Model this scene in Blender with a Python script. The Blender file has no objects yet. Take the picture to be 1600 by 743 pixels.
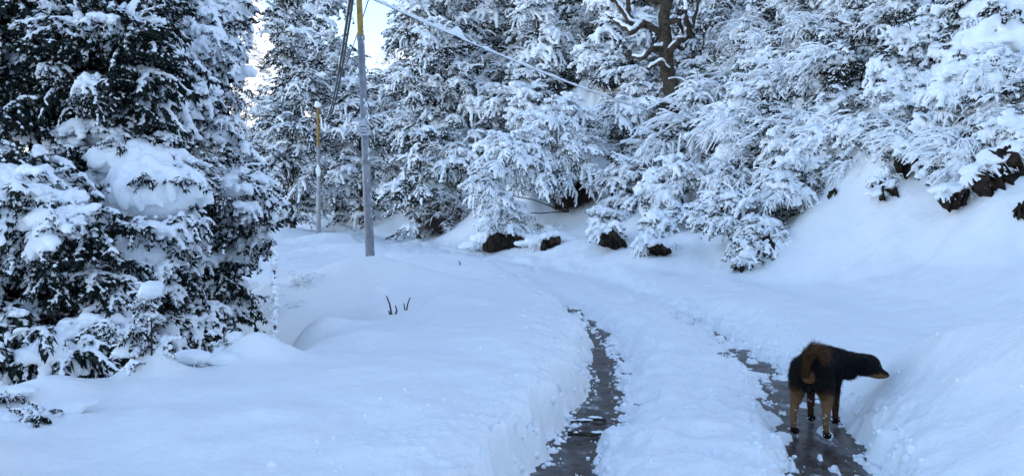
import bpy, bmesh, math, random
import numpy as np
from mathutils import Vector, Matrix, Euler
sc = bpy.context.scene
C = sc.collection
R = math.radians
rng = np.random.default_rng(7)
random.seed(7)

# ------------------------------------------------------------------ camera, sky, sun, exposure
CAM_Z, F = 1.55, 1200.0
cam = bpy.data.objects.new('camera', bpy.data.cameras.new('camera'))
C.objects.link(cam)
cam.data.lens = 27.0; cam.data.sensor_width = 36.0; cam.data.clip_start = 0.05; cam.data.clip_end = 3000
PITCH = math.atan(55.5 / F)
cam.location = (0, 0, CAM_Z); cam.rotation_euler = (R(90) - PITCH, 0, 0)
sc.camera = cam
SUN_EL, SUN_AZ = R(27), R(92)
w = bpy.data.worlds.new("World"); sc.world = w; w.use_nodes = True
nt = w.node_tree
sky = nt.nodes.new('ShaderNodeTexSky'); sky.sky_type = 'NISHITA'; sky.sun_disc = False
sky.sun_elevation = SUN_EL; sky.sun_rotation = SUN_AZ
sky.altitude = 400; sky.air_density = 1.0; sky.dust_density = 0.8; sky.ozone_density = 1.0
bg = nt.nodes['Background']; bg.inputs[1].default_value = 0.15
nt.links.new(sky.outputs[0], bg.inputs[0])
sun = bpy.data.objects.new('sun', bpy.data.lights.new('sun', 'SUN'))
C.objects.link(sun); sun.data.energy = 5.0; sun.data.angle = R(0.5); sun.data.color = (1.0, 0.86, 0.70)
sd = Vector((math.sin(SUN_AZ) * math.cos(SUN_EL), math.cos(SUN_AZ) * math.cos(SUN_EL), math.sin(SUN_EL)))
sun.rotation_euler = sd.to_track_quat('Z', 'Y').to_euler(); sun.location = (30, 0, 40)
sc.view_settings.view_transform = 'Standard'; sc.view_settings.look = 'None'
sc.view_settings.exposure = 1.55; sc.view_settings.gamma = 1
sc.cycles.max_bounces = 8; sc.cycles.diffuse_bounces = 6; sc.cycles.glossy_bounces = 2

# ------------------------------------------------------------------ helpers
def tag(o, label=None, cat=None, group=None, kind=None):
    if label: o['label'] = label
    if cat: o['category'] = cat
    if group: o['group'] = group
    if kind: o['kind'] = kind
    return o
def at(px, py, d):
    return Vector(((px - 800) / F * d, d, CAM_Z - (py - 316) / F * d))

def hash2(ix, iy, seed):
    n = (ix.astype(np.int64) * 374761393 + iy.astype(np.int64) * 668265263 + seed * 1442695) & 0xffffffff
    n = ((n ^ (n >> 13)) * 1274126177) & 0xffffffff
    n = (n ^ (n >> 16)) & 0xffffffff
    return n.astype(np.float64) / 4294967295.0
def vn(x, y, seed=0):
    ix = np.floor(x); iy = np.floor(y); fx = x - ix; fy = y - iy
    fx = fx * fx * fx * (fx * (fx * 6 - 15) + 10); fy = fy * fy * fy * (fy * (fy * 6 - 15) + 10)
    a = hash2(ix, iy, seed); b = hash2(ix + 1, iy, seed); c = hash2(ix, iy + 1, seed); d = hash2(ix + 1, iy + 1, seed)
    return (a + (b - a) * fx) * (1 - fy) + (c + (d - c) * fx) * fy - 0.5
def fbm(x, y, seed=0, o=4):
    s = 0; a = 1.0
    for i in range(o):
        s = s + a * vn(x * 2 ** i + 17.3 * i, y * 2 ** i - 9.1 * i, seed + i); a *= 0.5
    return s
def sstep(a, b, x):
    t = np.clip((x - a) / (b - a), 0, 1); return t * t * (3 - 2 * t)

def mesh_np(name, V, Fc, smooth=True, mats=(), mi=None):
    """V (n,3), Fc list of arrays of faces (k,3) or (k,4)"""
    me = bpy.data.meshes.new(name)
    if not isinstance(Fc, (list, tuple)): Fc = [Fc]
    Fc = [f for f in Fc if len(f)]
    nl = sum(f.size for f in Fc); nf = sum(len(f) for f in Fc)
    me.vertices.add(len(V)); me.vertices.foreach_set('co', np.ascontiguousarray(V, dtype=np.float32).ravel())
    me.loops.add(nl); me.loops.foreach_set('vertex_index', np.concatenate([f.ravel() for f in Fc]).astype(np.int32))
    me.polygons.add(nf)
    tot = np.concatenate([np.full(len(f), f.shape[1]) for f in Fc])
    st = np.concatenate([[0], np.cumsum(tot)[:-1]])
    me.polygons.foreach_set('loop_start', st.astype(np.int32)); me.polygons.foreach_set('loop_total', tot.astype(np.int32))
    for m in mats: me.materials.append(m)
    if mi is not None: me.polygons.foreach_set('material_index', mi.astype(np.int32))
    me.update(calc_edges=True)
    if smooth: me.polygons.foreach_set('use_smooth', np.ones(nf, dtype=bool))
    return me
def link(name, me, parent=None, loc=None):
    o = bpy.data.objects.new(name, me); C.objects.link(o)
    if parent: o.parent = parent
    if loc is not None: o.location = loc
    return o
def empty(name, loc, rz=0):
    o = bpy.data.objects.new(name, None); C.objects.link(o); o.location = loc; o.rotation_euler = (0, 0, rz)
    o.empty_display_size = 0.2
    return o

# unit icospheres
def ico(sub):
    bm = bmesh.new(); bmesh.ops.create_icosphere(bm, subdivisions=sub, radius=1)
    bm.verts.ensure_lookup_table()
    v = np.array([q.co[:] for q in bm.verts]); f = np.array([[q.index for q in p.verts] for p in bm.faces]); bm.free()
    return v, f
ICO1, ICO2, ICO3 = ico(1), ico(2), ico(3)

class MB:
    """collects tubes, ellipsoids and quads into one mesh"""
    def __init__(s): s.v = []; s.t = []; s.q = []; s.n = 0
    def add(s, v, t=None, q=None):
        s.v.append(np.asarray(v, float))
        if t is not None and len(t): s.t.append(np.asarray(t) + s.n)
        if q is not None and len(q): s.q.append(np.asarray(q) + s.n)
        s.n += len(v)
    def ell(s, c, ax, r, base=ICO2, up=(0, 0, 1)):
        """ellipsoid, ax = long axis direction, r = (along, side, up)"""
        a = np.asarray(ax, float); a = a / (np.linalg.norm(a) + 1e-9)
        b = np.cross(up, a); nb = np.linalg.norm(b)
        if nb < 1e-3: b = np.cross((0, 1, 0), a); nb = np.linalg.norm(b)
        b = b / nb; c2 = np.cross(a, b)
        v = base[0][:, 0:1] * a * r[0] + base[0][:, 1:2] * b * r[1] + base[0][:, 2:3] * c2 * r[2]
        s.add(v + np.asarray(c, float), t=base[1])
    def tube(s, P, rad, n=6, cap=True):
        P = np.asarray(P, float); m = len(P); rad = np.broadcast_to(np.asarray(rad, float), (m,))
        T = np.gradient(P, axis=0); T /= (np.linalg.norm(T, axis=1, keepdims=True) + 1e-9)
        ref = np.array([0.13, 0.31, 1.0]) if abs(T[:, 2]).mean() < .8 else np.array([1.0, 0.2, 0.1])
        A = np.cross(T, ref); A /= (np.linalg.norm(A, axis=1, keepdims=True) + 1e-9); B = np.cross(T, A)
        th = np.linspace(0, 2 * np.pi, n, endpoint=False)
        V = P[:, None, :] + rad[:, None, None] * (np.cos(th)[None, :, None] * A[:, None, :] + np.sin(th)[None, :, None] * B[:, None, :])
        V = V.reshape(-1, 3); i = np.arange(m - 1)[:, None] * n; j = np.arange(n)[None, :]; k = (j + 1) % n
        q = np.stack([i + j, i + k, i + n + k, i + n + j], -1).reshape(-1, 4)
        t = []
        if cap:
            V = np.vstack([V, P[0], P[-1]]); c0, c1 = m * n, m * n + 1
            for a in range(n):
                b = (a + 1) % n; t.append((c0, b, a)); t.append((c1, (m - 1) * n + a, (m - 1) * n + b))
        s.add(V, t=t, q=q)
    def box(s, c, h, M=None):
        v = np.array([[x, y, z] for x in (-1, 1) for y in (-1, 1) for z in (-1, 1)], float) * np.asarray(h)
        if M is not None: v = v @ np.asarray(M).T
        s.add(v + np.asarray(c), q=[(0, 1, 3, 2), (4, 6, 7, 5), (0, 4, 5, 1), (2, 3, 7, 6), (0, 2, 6, 4), (1, 5, 7, 3)])
    def mesh(s, name, mat=None, smooth=True):
        V = np.vstack(s.v); fs = []
        if s.t: fs.append(np.vstack(s.t))
        if s.q: fs.append(np.vstack(s.q))
        return mesh_np(name, V, fs, smooth, [mat] if mat else [])
WORK = bpy.data.scenes.new('workbench')     # a side scene, removed at the end, where skins are welded
def remesh(me, voxel, smooth=4, fac=0.5, mat=None, name=None, dec=0):
    """weld overlapping closed pieces into one smooth skin"""
    o = bpy.data.objects.new('tmp', me); WORK.collection.objects.link(o)
    m = o.modifiers.new('r', 'REMESH'); m.mode = 'VOXEL'; m.voxel_size = voxel
    if smooth:
        m2 = o.modifiers.new('s', 'SMOOTH'); m2.factor = fac; m2.iterations = smooth
    if dec:
        m3 = o.modifiers.new('d', 'DECIMATE'); m3.ratio = dec
    with bpy.context.temp_override(scene=WORK, view_layer=WORK.view_layers[0]):
        dg = bpy.context.evaluated_depsgraph_get()
        e = o.evaluated_get(dg); out = bpy.data.meshes.new_from_object(e)
    bpy.data.objects.remove(o); bpy.data.meshes.remove(me)
    out.name = name or 'skin'; out.materials.clear()
    if mat: out.materials.append(mat)
    out.polygons.foreach_set('use_smooth', np.ones(len(out.polygons), dtype=bool))
    return out

# ------------------------------------------------------------------ materials
def mat(name, col, rough=0.6, spec=0.3, noise=None, bump=None, sheen=0, metal=0, col2=None, nscale=5.0, coords='Object', sss=0):
    m = bpy.data.materials.new(name); m.use_nodes = True; t = m.node_tree; b = t.nodes['Principled BSDF']
    b.inputs['Base Color'].default_value = (*col, 1); b.inputs['Roughness'].default_value = rough
    b.inputs['Specular IOR Level'].default_value = spec; b.inputs['Metallic'].default_value = metal
    tc = t.nodes.new('ShaderNodeTexCoord')
    if col2 is not None:
        n = t.nodes.new('ShaderNodeTexNoise'); n.inputs['Scale'].default_value = nscale; n.inputs['Detail'].default_value = 6
        r = t.nodes.new('ShaderNodeValToRGB'); r.color_ramp.elements[0].color = (*col, 1); r.color_ramp.elements[1].color = (*col2, 1)
        r.color_ramp.elements[0].position = 0.35; r.color_ramp.elements[1].position = 0.65
        t.links.new(tc.outputs[coords], n.inputs['Vector']); t.links.new(n.outputs['Fac'], r.inputs['Fac']); t.links.new(r.outputs['Color'], b.inputs['Base Color'])
    if bump:
        prev = None
        for sc_, st, di in bump:
            n = t.nodes.new('ShaderNodeTexNoise'); n.inputs['Scale'].default_value = sc_; n.inputs['Detail'].default_value = 5
            bp = t.nodes.new('ShaderNodeBump'); bp.inputs['Strength'].default_value = st; bp.inputs['Distance'].default_value = di
            t.links.new(tc.outputs[coords], n.inputs['Vector']); t.links.new(n.outputs['Fac'], bp.inputs['Height'])
            if prev: t.links.new(prev.outputs['Normal'], bp.inputs['Normal'])
            prev = bp
        t.links.new(prev.outputs['Normal'], b.inputs['Normal'])
    return m
M_snow = mat('snow', (0.875, 0.88, 0.88), 0.55, 0.25, bump=[(5, 0.35, 0.06), (28, 0.4, 0.02), (110, 0.45, 0.008)])
M_snow_c = mat('crown_snow', (0.90, 0.925, 0.95), 0.6, 0.2, bump=[(14, 0.35, 0.03), (80, 0.3, 0.008)])
M_leaf = mat('leaf', (0.008, 0.013, 0.013), 0.6, 0.18, col2=(0.022, 0.030, 0.022), nscale=9)
M_leaf2 = mat('olive_leaf', (0.018, 0.024, 0.016), 0.6, 0.15, col2=(0.060, 0.050, 0.028), nscale=7)
M_bark = mat('bark', (0.035, 0.028, 0.022), 0.85, 0.15, col2=(0.10, 0.075, 0.055), nscale=12, bump=[(30, 0.8, 0.02)])
M_twig = mat('twig_bark', (0.030, 0.025, 0.024), 0.8, 0.1, col2=(0.095, 0.065, 0.045), nscale=9)
M_soil = mat('soil', (0.014, 0.011, 0.010), 0.9, 0.1, col2=(0.062, 0.042, 0.030), nscale=6, bump=[(12, 1.0, 0.06), (50, 0.8, 0.02)])
M_steel = mat('galvanised_steel', (0.19, 0.20, 0.22), 0.5, 0.5, col2=(0.30, 0.31, 0.33), nscale=8, metal=0.25)
M_yellow = mat('yellow_paint', (0.36, 0.22, 0.045), 0.55, 0.4, col2=(0.24, 0.14, 0.035), nscale=10)
M_cable = mat('cable_rubber', (0.015, 0.016, 0.02), 0.5, 0.4)
M_plate = mat('plate_paint', (0.55, 0.57, 0.60), 0.5, 0.3, col2=(0.42, 0.45, 0.50), nscale=14)
M_print = mat('plate_print', (0.06, 0.07, 0.10), 0.6, 0.2)

# ------------------------------------------------------------------ the lie of the land
YK = np.array([-40, 0, 3, 4.4, 5.7, 7.3, 8.7, 10.7, 14.4, 18, 21, 24, 30, 40, 55, 80])
XK = np.array([-2.5, -.2, .72, 1.08, 1.43, 1.64, 1.66, 1.55, 1.0, -.5, -1.9, -3.1, -5.5, -10, -19, -40])
def smooth_interp(y, yk, xk):
    yy = np.linspace(yk[0], yk[-1], 2400); v = np.interp(yy, yk, xk)
    k = 21; v = np.convolve(np.pad(v, k, mode='edge'), np.ones(k) / k, 'same')[k:-k]
    return np.interp(y, yy, v)
YY = np.linspace(-40, 80, 2400); XX = np.interp(YY, YK, XK)
for _ in range(3): XX = np.convolve(np.pad(XX, 12, mode='edge'), np.ones(25) / 25, 'valid')
SL = np.gradient(XX, YY)
def xc(y): return np.interp(y, YY, XX)
def s_of(x, y): return (x - xc(y)) * np.cos(np.arctan(np.interp(y, YY, SL)))
FOOT = np.array([(14, 130), (-2, 95), (-8, 60), (-8.5, 44), (-3.5, 29), (-0.9, 21.5), (1.5, 21.8), (3.3, 20.6), (4.1, 17), (3.6, 13.5), (4.3, 11.5), (4.4, 9), (3.9, 6.5), (3.4, 4), (3.0, 1), (3, -10), (1, -40), (400, -40), (400, 130)], float)
def foot_dist(x, y):
    d2 = np.full(x.shape, 1e9); inside = np.zeros(x.shape, bool)
    n = len(FOOT)
    for i in range(n):
        a = FOOT[i]; b = FOOT[(i + 1) % n]; e = b - a
        t = np.clip(((x - a[0]) * e[0] + (y - a[1]) * e[1]) / (e @ e), 0, 1)
        d2 = np.minimum(d2, (x - a[0] - t * e[0]) ** 2 + (y - a[1] - t * e[1]) ** 2)
        cond = (a[1] > y) != (b[1] > y)
        with np.errstate(divide='ignore', invalid='ignore'):
            xi = (b[0] - a[0]) * (y - a[1]) / (b[1] - a[1] if b[1] != a[1] else 1e-9) + a[0]
        inside ^= cond & (x < xi)
    return np.where(inside, np.sqrt(d2), -np.sqrt(d2))
RUT = 0.75
BUMPS = [  # x, y, rx, ry, height
    (3.35, 4.5, .60, 1.0, .60), (2.75, 3.7, .35, .5, .12), (3.0, 4.2, .22, .25, .10), (2.75, 4.55, .16, .2, .07), (3.15, 5.9, .3, .25, .10), (3.6, 5.2, .3, .3, .10), (2.6, 3.7, .2, .22, .08), (3.0, 5.3, .30, .45, .19), (3.6, 3.0, .8, 1.2, .25), (-1.95, 5.75, .30, .22, .24), (-2.1, 8.0, .42, .30, .36), (-2.45, 5.15, .16, .14, .12), (-2.85, 4.75, .22, .18, .10), (-1.5, 6.9, .5, .3, .08), (-1.0, 9.5, .8, .4, .08), (-1.9, 4.2, .7, .3, .04), (-2.35, 8.3, .3, .4, .1),
    (-2.0, 11.3, 1.25, .6, .44), (-1.2, 15.0, 1.0, .8, .28), (-2.2, 14.5, .8, .8, .22), (-.4, 14.0, .7, .8, .14), (-9.4, 30, 1.6, 2.0, .42), (-3.0, 12.8, .8, 1, .12),
    (-2.55, 5.3, .22, .18, .13), (-2.95, 5.0, .20, .16, .09), (-3.3, 4.7, .28, .25, .16), (-2.2, 3.7, .55, .5, -.05), (-3.2, 8.1, 1.05, 1.4, -1.3), (-2.75, 9.2, .5, .6, -.25),
    (-2.5, 3.3, .30, .35, .20), (-3.45, 10.8, .22, .2, .12), (1.55, 17.6, .9, .5, .1), (3.0, 9.5, .9, 1.2, .10), (2.5, 15.0, 1.2, .7, .12), (-1.85, 10.3, .16, .14, .16),
    (3.1, 7.0, .7, .6, .10), (-4.6, 22, 1.2, .7, .25), (-3.0, 20, 1.4, .6, .14), (-6.2, 27, 1.5, .8, .3)]
EDGE_Y = [-40, 0, 3, 4.65, 5.2, 5.8, 7, 8, 9.5, 11, 13, 16, 20, 30, 45, 80]
EDGE_X = [-9, -4.4, -3.7, -3.15, -2.6, -2.05, -2.2, -2.6, -3.2, -3.9, -5.2, -7.2, -9, -13, -24, -48]
frng = np.random.default_rng(3)
STEPS = [(xc(yy) + sx, yy) for yy, sx in [(y0, frng.normal(0, .20)) for y0 in np.arange(3.6, 16, .37)]]
STEPS += [(xc(y0) + 1.15 + frng.normal(0, .1), y0) for y0 in np.arange(5.6, 12, .5)]
def H(x, y, fine=True):
    x = np.asarray(x, float); y = np.asarray(y, float)
    s = s_of(x, y)
    near = sstep(22, 10, y)
    if fine:
        j = fbm(x * 5, y * 5, 11, 4) * .12 + fbm(x * 20, y * 20, 12, 3) * .03
        jl = fbm(x * 2.2, y * 2.2, 13, 3) * .10
    else: j = jl = 0
    sj = s + j * near + jl
    wr = np.where(s < 0, np.interp(y, [3, 6, 8, 10, 13], [.115, .095, .075, .06, .05]), np.interp(y, [3, 5.2, 6.3, 8, 12], [.17, .19, .15, .10, .08]))
    wall = np.where(s < 0, np.where(s < -RUT, .19, .16), np.where(s < RUT, .16, .22))
    d = np.abs(np.abs(sj) - RUT)
    mask = 1 - sstep(wr, wr + wall, d)
    left = np.interp(y, [0, 3, 8, 12, 20, 30], [.44, .42, .37, .30, .16, .2])
    right = np.interp(y, [0, 5, 9, 14, 30], [.20, .20, .17, .16, .15]) + .045 * np.clip(s - 1, 0, 3)
    ctr = .14 - .05 * sstep(.2, .6, np.abs(s)) * near
    base = np.where(s < -RUT, left, np.where(s < RUT, ctr, right))
    # soften the rim of each bank
    base = base - .05 * np.exp(-np.clip(d - wr - wall, 0, 9) / .12) * near
    thr = np.where(s < 0, np.interp(y, [4, 8, 10, 12, 15], [1.15, .95, .70, .45, -.2]), np.interp(y, [4, 5.6, 7, 8.3, 9.6, 12], [.95, .84, .66, .50, .40, -.2]))
    nf = fbm(x * 9, y * 5, 16, 4) * .9 + .5 if fine else .5
    zf = -.05 + (.085 + .03 * sstep(9, 15, y)) * sstep(thr - .16, thr + .16, nf)
    z = base * (1 - mask) + zf * mask
    off = 1 - mask
    if fine:
        z = z + mask * (fbm(x * 9, y * 9, 21, 4) * .030 + fbm(x * 30, y * 30, 22, 2) * .015)
        rough = np.exp(-np.clip(d - wr, 0, 9) / .25) * near
        z = z + np.sqrt(off) * rough * (fbm(x * 9, y * 9, 23, 4) * .085 + fbm(x * 30, y * 30, 24, 2) * .02)
        lane = sstep(1.4, .9, np.abs(s))
        z = z + lane * off * (fbm(x * 5, y * 5, 25, 4) * .055)
        z = z + off * (fbm(x * .9, y * .9, 26, 3) * .10 + fbm(x * 3.0, y * 3.0, 27, 4) * .032)
        for fx, fy in STEPS:
            r2 = ((x - fx) / .07) ** 2 + ((y - fy) / .12) ** 2
            z = z - .045 * np.exp(-r2) * off
    for bx, by, rx, ry, h in BUMPS:
        z = z + h * np.exp(-((x - bx) / rx) ** 2 - ((y - by) / ry) ** 2) * np.where(s < 0, sstep(-.95, -1.3, s), sstep(1.0, 1.3, s))
    # fall away on the left
    e = np.interp(y, EDGE_Y, EDGE_X) - x
    e = e + (fbm(x * 1.2, y * 1.2, 31, 3) * .35 if fine else 0)
    drop = .55 * (np.sqrt(np.clip(e, -9, 1e9) ** 2 + .12) + e) / 2
    z = z - np.minimum(drop, 5 + .12 * drop)
    # far left ridge across the valley
    z = z + 34 * sstep(60, 190, -x + y * .6) * (1 - sstep(.0, .6, (x + 10) / 60)) * sstep(-20, -60, x - y * .35 + 0 * x)
    # hillside on the right
    fd = foot_dist(x, y)
    if fine: fd = fd + fbm(x * .8, y * .8, 33, 3) * .6 * sstep(.2, 2.5, fd)
    q = np.clip(fd, 0, 1e9)
    hill = np.interp(q, [0, .5, 1.2, 1.8, 2.5, 6, 24, 30, 60], [0, .10, .45, .95, 1.5, 5.2, 25.5, 29, 33])
    z = z + hill
    if fine: z = z + sstep(1.0, 4, q) * (fbm(x * .55, y * .55, 34, 4) * 1.0 + fbm(x * 2.2, y * 2.2, 35, 3) * .30)
    return z
def hz(x, y): return float(H(np.array([x]), np.array([y]))[0])

def polar_ground():
    th = np.concatenate([np.linspace(-180, -44, 60, endpoint=False), np.linspace(-44, 44, 760, endpoint=False), np.linspace(44, 180, 60, endpoint=False)])
    th = np.radians(th)
    r = np.concatenate([[.02], np.linspace(.4, 2.6, 14, endpoint=False), np.geomspace(2.6, 13, 330, endpoint=False), np.geomspace(13, 60, 150, endpoint=False), np.geomspace(60, 600, 50)])
    RR, TT = np.meshgrid(r, th, indexing='ij')
    x = (RR * np.sin(TT)).ravel(); y = (RR * np.cos(TT)).ravel()
    z = H(x, y)
    nr, nth = RR.shape
    i = np.arange(nr - 1)[:, None] * nth; j = np.arange(nth)[None, :]; k = (j + 1) % nth
    q = np.stack([i + j, i + k, i + nth + k, i + nth + j], -1).reshape(-1, 4)
    return mesh_np('snow_ground', np.stack([x, y, z], -1), q, True, [M_snow])
tag(link('snow_ground', polar_ground()), kind='structure')

# meltwater and slush lying in the two wheel ruts
def slush_mat():
    m = mat('slush', (0.085, 0.075, 0.075), 0.22, 0.3, bump=[(4, 0.2, 0.03), (18, 0.22, 0.015), (60, 0.25, 0.005)], coords='Object')
    t = m.node_tree; b = t.nodes['Principled BSDF']; tc = [n for n in t.nodes if n.type == 'TEX_COORD'][0]
    mp = t.nodes.new('ShaderNodeMapping'); mp.inputs['Scale'].default_value = (1, .55, 1)
    n = t.nodes.new('ShaderNodeTexNoise'); n.inputs['Scale'].default_value = 7; n.inputs['Detail'].default_value = 8; n.inputs['Roughness'].default_value = .65
    r = t.nodes.new('ShaderNodeValToRGB'); e = r.color_ramp.elements
    e[0].position = .34; e[0].color = (.026, .016, .012, 1); e[1].position = .49; e[1].color = (.052, .037, .032, 1)
    x = e.new(.58); x.color = (.10, .092, .09, 1); x = e.new(.68); x.color = (.55, .57, .60, 1)
    t.links.new(tc.outputs['Object'], mp.inputs['Vector']); t.links.new(mp.outputs['Vector'], n.inputs['Vector'])
    t.links.new(n.outputs['Fac'], r.inputs['Fac']); t.links.new(r.outputs['Color'], b.inputs['Base Color'])
    r2 = t.nodes.new('ShaderNodeValToRGB'); r2.color_ramp.elements[0].color = (.07,) * 3 + (1,); r2.color_ramp.elements[1].color = (.6,) * 3 + (1,)
    t.links.new(n.outputs['Fac'], r2.inputs['Fac']); t.links.new(r2.outputs['Color'], b.inputs['Roughness'])
    return m
M_slush = slush_mat()
def slush(side, y0, y1, half):
    ys = np.arange(y0, y1, .03); us = np.linspace(-half, half, 22)
    Y, U = np.meshgrid(ys, us, indexing='ij')
    X = xc(Y) + side * RUT + U
    Z = -.012 + fbm(X * 10, Y * 6, 41, 3) * .012 + fbm(X * 32, Y * 18, 42, 2) * .005
    n = len(us); i = np.arange(len(ys) - 1)[:, None] * n; j = np.arange(n - 1)[None, :]
    q = np.stack([i + j, i + j + 1, i + n + j + 1, i + n + j], -1).reshape(-1, 4)
    return mesh_np('meltwater', np.stack([X, Y, Z], -1).reshape(-1, 3), q, True, [M_slush])
for sd_, y1_, h_ in ((-1, 14.5, .42), (1, 12.5, .50)):
    tag(link('meltwater', slush(sd_, 0.5, y1_, h_)), kind='structure')

# snow crumbs fallen along the rut edges
def crumbs():
    mb = MB(); r = np.random.default_rng(5)
    for side in (-1, 1):
        for n, lo, hi, s0, s1, emb in ((380, .06, .34, .004, .020, .3), (620, .17, .36, .018, .038, -.25), (500, .3, 1.5, .004, .020, .1)):
            y = 3.4 + 8.0 * r.random(n) ** 1.4; grp = np.floor(y * 4) + side; keep = hash2(grp, grp * 0 + 3, 9) + r.random(n) * .7 > .55
            wv = np.where(side < 0, np.interp(y, [3, 6, 8, 10, 13], [.115, .095, .075, .06, .05]), np.interp(y, [3, 5.2, 6.3, 8, 12], [.17, .19, .15, .10, .08])) / .14
            u = r.choice([-1, 1], n) * r.uniform(lo, hi, n) * wv; x = xc(y) + side * RUT + u; z = np.maximum(H(x, y), -.01); sz = s0 + (s1 - s0) * r.random(n) ** 2.5
            for a in range(n):
                if not keep[a]: continue
                v = ICO1[0] * (1 + r.normal(0, .16, (len(ICO1[0]), 1))) * sz[a] * r.uniform(.6, 1.2, 3); mb.add(v + (x[a], y[a], z[a] + sz[a] * emb), t=ICO1[1])
    return mb.mesh('snow_crumbs', M_snow_c)
tag(link('snow_crumbs', crumbs()), 'small crumbs of snow fallen along the edges of the wheel ruts', 'snow', kind='stuff')

def hit(px, py, d0=2.8, d1=16):
    """where the sight line meets the snow, found on the terrain itself"""
    ds = np.linspace(d0, d1, 500); x = (px - 800) / F * ds; z = CAM_Z - (py - 316) / F * ds; g = H(x, ds); k = np.argmax(g >= z); return ds[k] if (g >= z).any() else d1
# ------------------------------------------------------------------ bough prototypes
def leaf_quads(mb, c, d, L, W, up, fold=.25):
    d = d / np.linalg.norm(d); side = np.cross(d, up); side = side / (np.linalg.norm(side) + 1e-9); n = np.cross(side, d)
    tip_drop = -.12 * L * n
    v = [c, c + d * L * .45 + side * W / 2 + n * W * fold, c + d * L * .5, c + d * L * .45 - side * W / 2 + n * W * fold, c + d * L + tip_drop]
    mb.add(v, t=[(0, 2, 1), (0, 3, 2), (1, 2, 4), (2, 3, 4)])
UP = np.array([0, 0, 1.0])
def unit(v): return v / (np.linalg.norm(v) + 1e-9)
def make_bough(seed, heavy=1.0, droop=.35, leafL=.085, narrow=.30, lm=None, voxel=.012, narms=8, frond=False, dens=1.0, leafprob=1.0):
    """one snowy bough about 1 m long along +X; returns (leafy mesh, snow mesh)"""
    r = np.random.default_rng(seed); lb, wb, sb = MB(), MB(), MB()
    def axis_pt(t, L, dr, p0, dirv): return p0 + dirv * L * t - UP * dr * L * t * t
    main = np.array([axis_pt(t, 1.0, droop, np.zeros(3), unit(np.array([1, 0, .25]))) for t in np.linspace(0, 1, 9)])
    main += np.cumsum(r.normal(0, .012, main.shape), 0)
    wb.tube(main, np.linspace(.014, .004, 9), 4)
    arms = []
    for a in range(narms):
        t = .15 + .85 * (a + r.random() * .6) / narms; i = min(int(t * 8), 7); p0 = main[i] + (main[i + 1] - main[i]) * (t * 8 - i)
        ang = (1 if a % 2 else -1) * r.uniform(.55, 1.15) * (1.15 - .5 * t)
        L = (.46 - .26 * t) * r.uniform(.75, 1.2)
        dv = np.array([math.cos(ang), math.sin(ang), r.uniform(-.05, .30)])
        pts = np.array([axis_pt(u, L, droop * 1.2 if not frond else 1.0, p0, unit(dv)) for u in np.linspace(0, 1, 5)])
        wb.tube(pts, np.linspace(.007, .003, 5), 4); arms.append(pts)
    arms.append(main[-4:])
    ends = []
    for pts in arms:
        k = 3 if not frond else 4
        for q in range(k):
            i = len(pts) - 1 - q
            if i < 1: break
            if q and r.random() > .8 * dens: continue
            ends.append((pts[i] + r.normal(0, .01, 3), unit(pts[i] - pts[i - 1]), q))
    for c, dv, q in ends:
        if frond:
            n = r.integers(5, 8)
        else: n = r.integers(7, 11)
        has = r.random() < (.55 + .5 * heavy)
        if has:
            hr = .030 * (0.6 + .6 * heavy) * r.uniform(.8, 1.3)
            sb.ell(c + UP * hr * .5, dv, (hr * 1.5, hr * 1.05, hr * .8), ICO1)
        for k in range(n):
            az = 2 * math.pi * (k + r.random() * .7) / n
            if frond:
                hd = unit(dv * r.uniform(.2, 1.0) + .35 * np.array([math.cos(az), math.sin(az), 0])); ld = unit(hd + UP * r.uniform(-2.2, -.5))
            else:
                hd = unit(np.array([math.cos(az), math.sin(az), 0]) + dv * .5); ld = unit(hd + UP * r.uniform(-1.25, .05))
            L = leafL * r.uniform(.7, 1.25)
            if r.random() < leafprob:
                leaf_quads(lb, c, ld, L, L * narrow * r.uniform(.8, 1.2), UP + hd * .01)
            if has and r.random() < (.40 + .45 * heavy):
                fl = L * r.uniform(.45, .85) * (.55 + .4 * heavy); tk = (.007 + .007 * heavy) * r.uniform(.8, 1.5) * (leafL / .085) ** .5
                sb.ell(c + ld * fl * .55 + UP * tk * .9, ld, (fl * .62, tk * 1.25, tk), ICO1)
    # pads that bridge the arms
    for pts in arms:
        if heavy > .3:
            for i in range(1, len(pts)):
                if r.random() < heavy * .9:
                    m = (pts[i] + pts[i - 1]) / 2; L = np.linalg.norm(pts[i] - pts[i - 1]); k = (.018 + .022 * heavy) * r.uniform(.6, 1.4)
                    sb.ell(m + UP * k * .8, pts[i] - pts[i - 1], (L * .75, k * 1.5, k * .9), ICO1)
    if heavy > .9:
        for i in range(2, 8):
            k = .06 * r.uniform(.6, 1.25)
            sb.ell(main[i] + UP * k * .55 + r.normal(0, .02, 3), main[i] - main[i - 1], (.11, k * 1.5, k * .7), ICO2)
    me = lb.mesh('leaves', lm or M_leaf, smooth=False) if lb.n else None
    # wood and leaves in one mesh with two materials
    V = np.vstack(lb.v + wb.v); T = np.vstack(lb.t); off = lb.n
    Q = np.vstack(wb.q) + off; T2 = np.vstack(wb.t) + off
    mi = np.concatenate([np.zeros(len(T)), np.ones(len(T2)), np.ones(len(Q))])
    bpy.data.meshes.remove(me)
    me = mesh_np('branch', V, [np.vstack([T, T2]), Q], False, [lm or M_leaf, M_twig], mi)
    sm = remesh(sb.mesh('s'), voxel, 2, .5, M_snow_c, 'snow_load') if sb.n else None
    return me, sm
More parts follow.
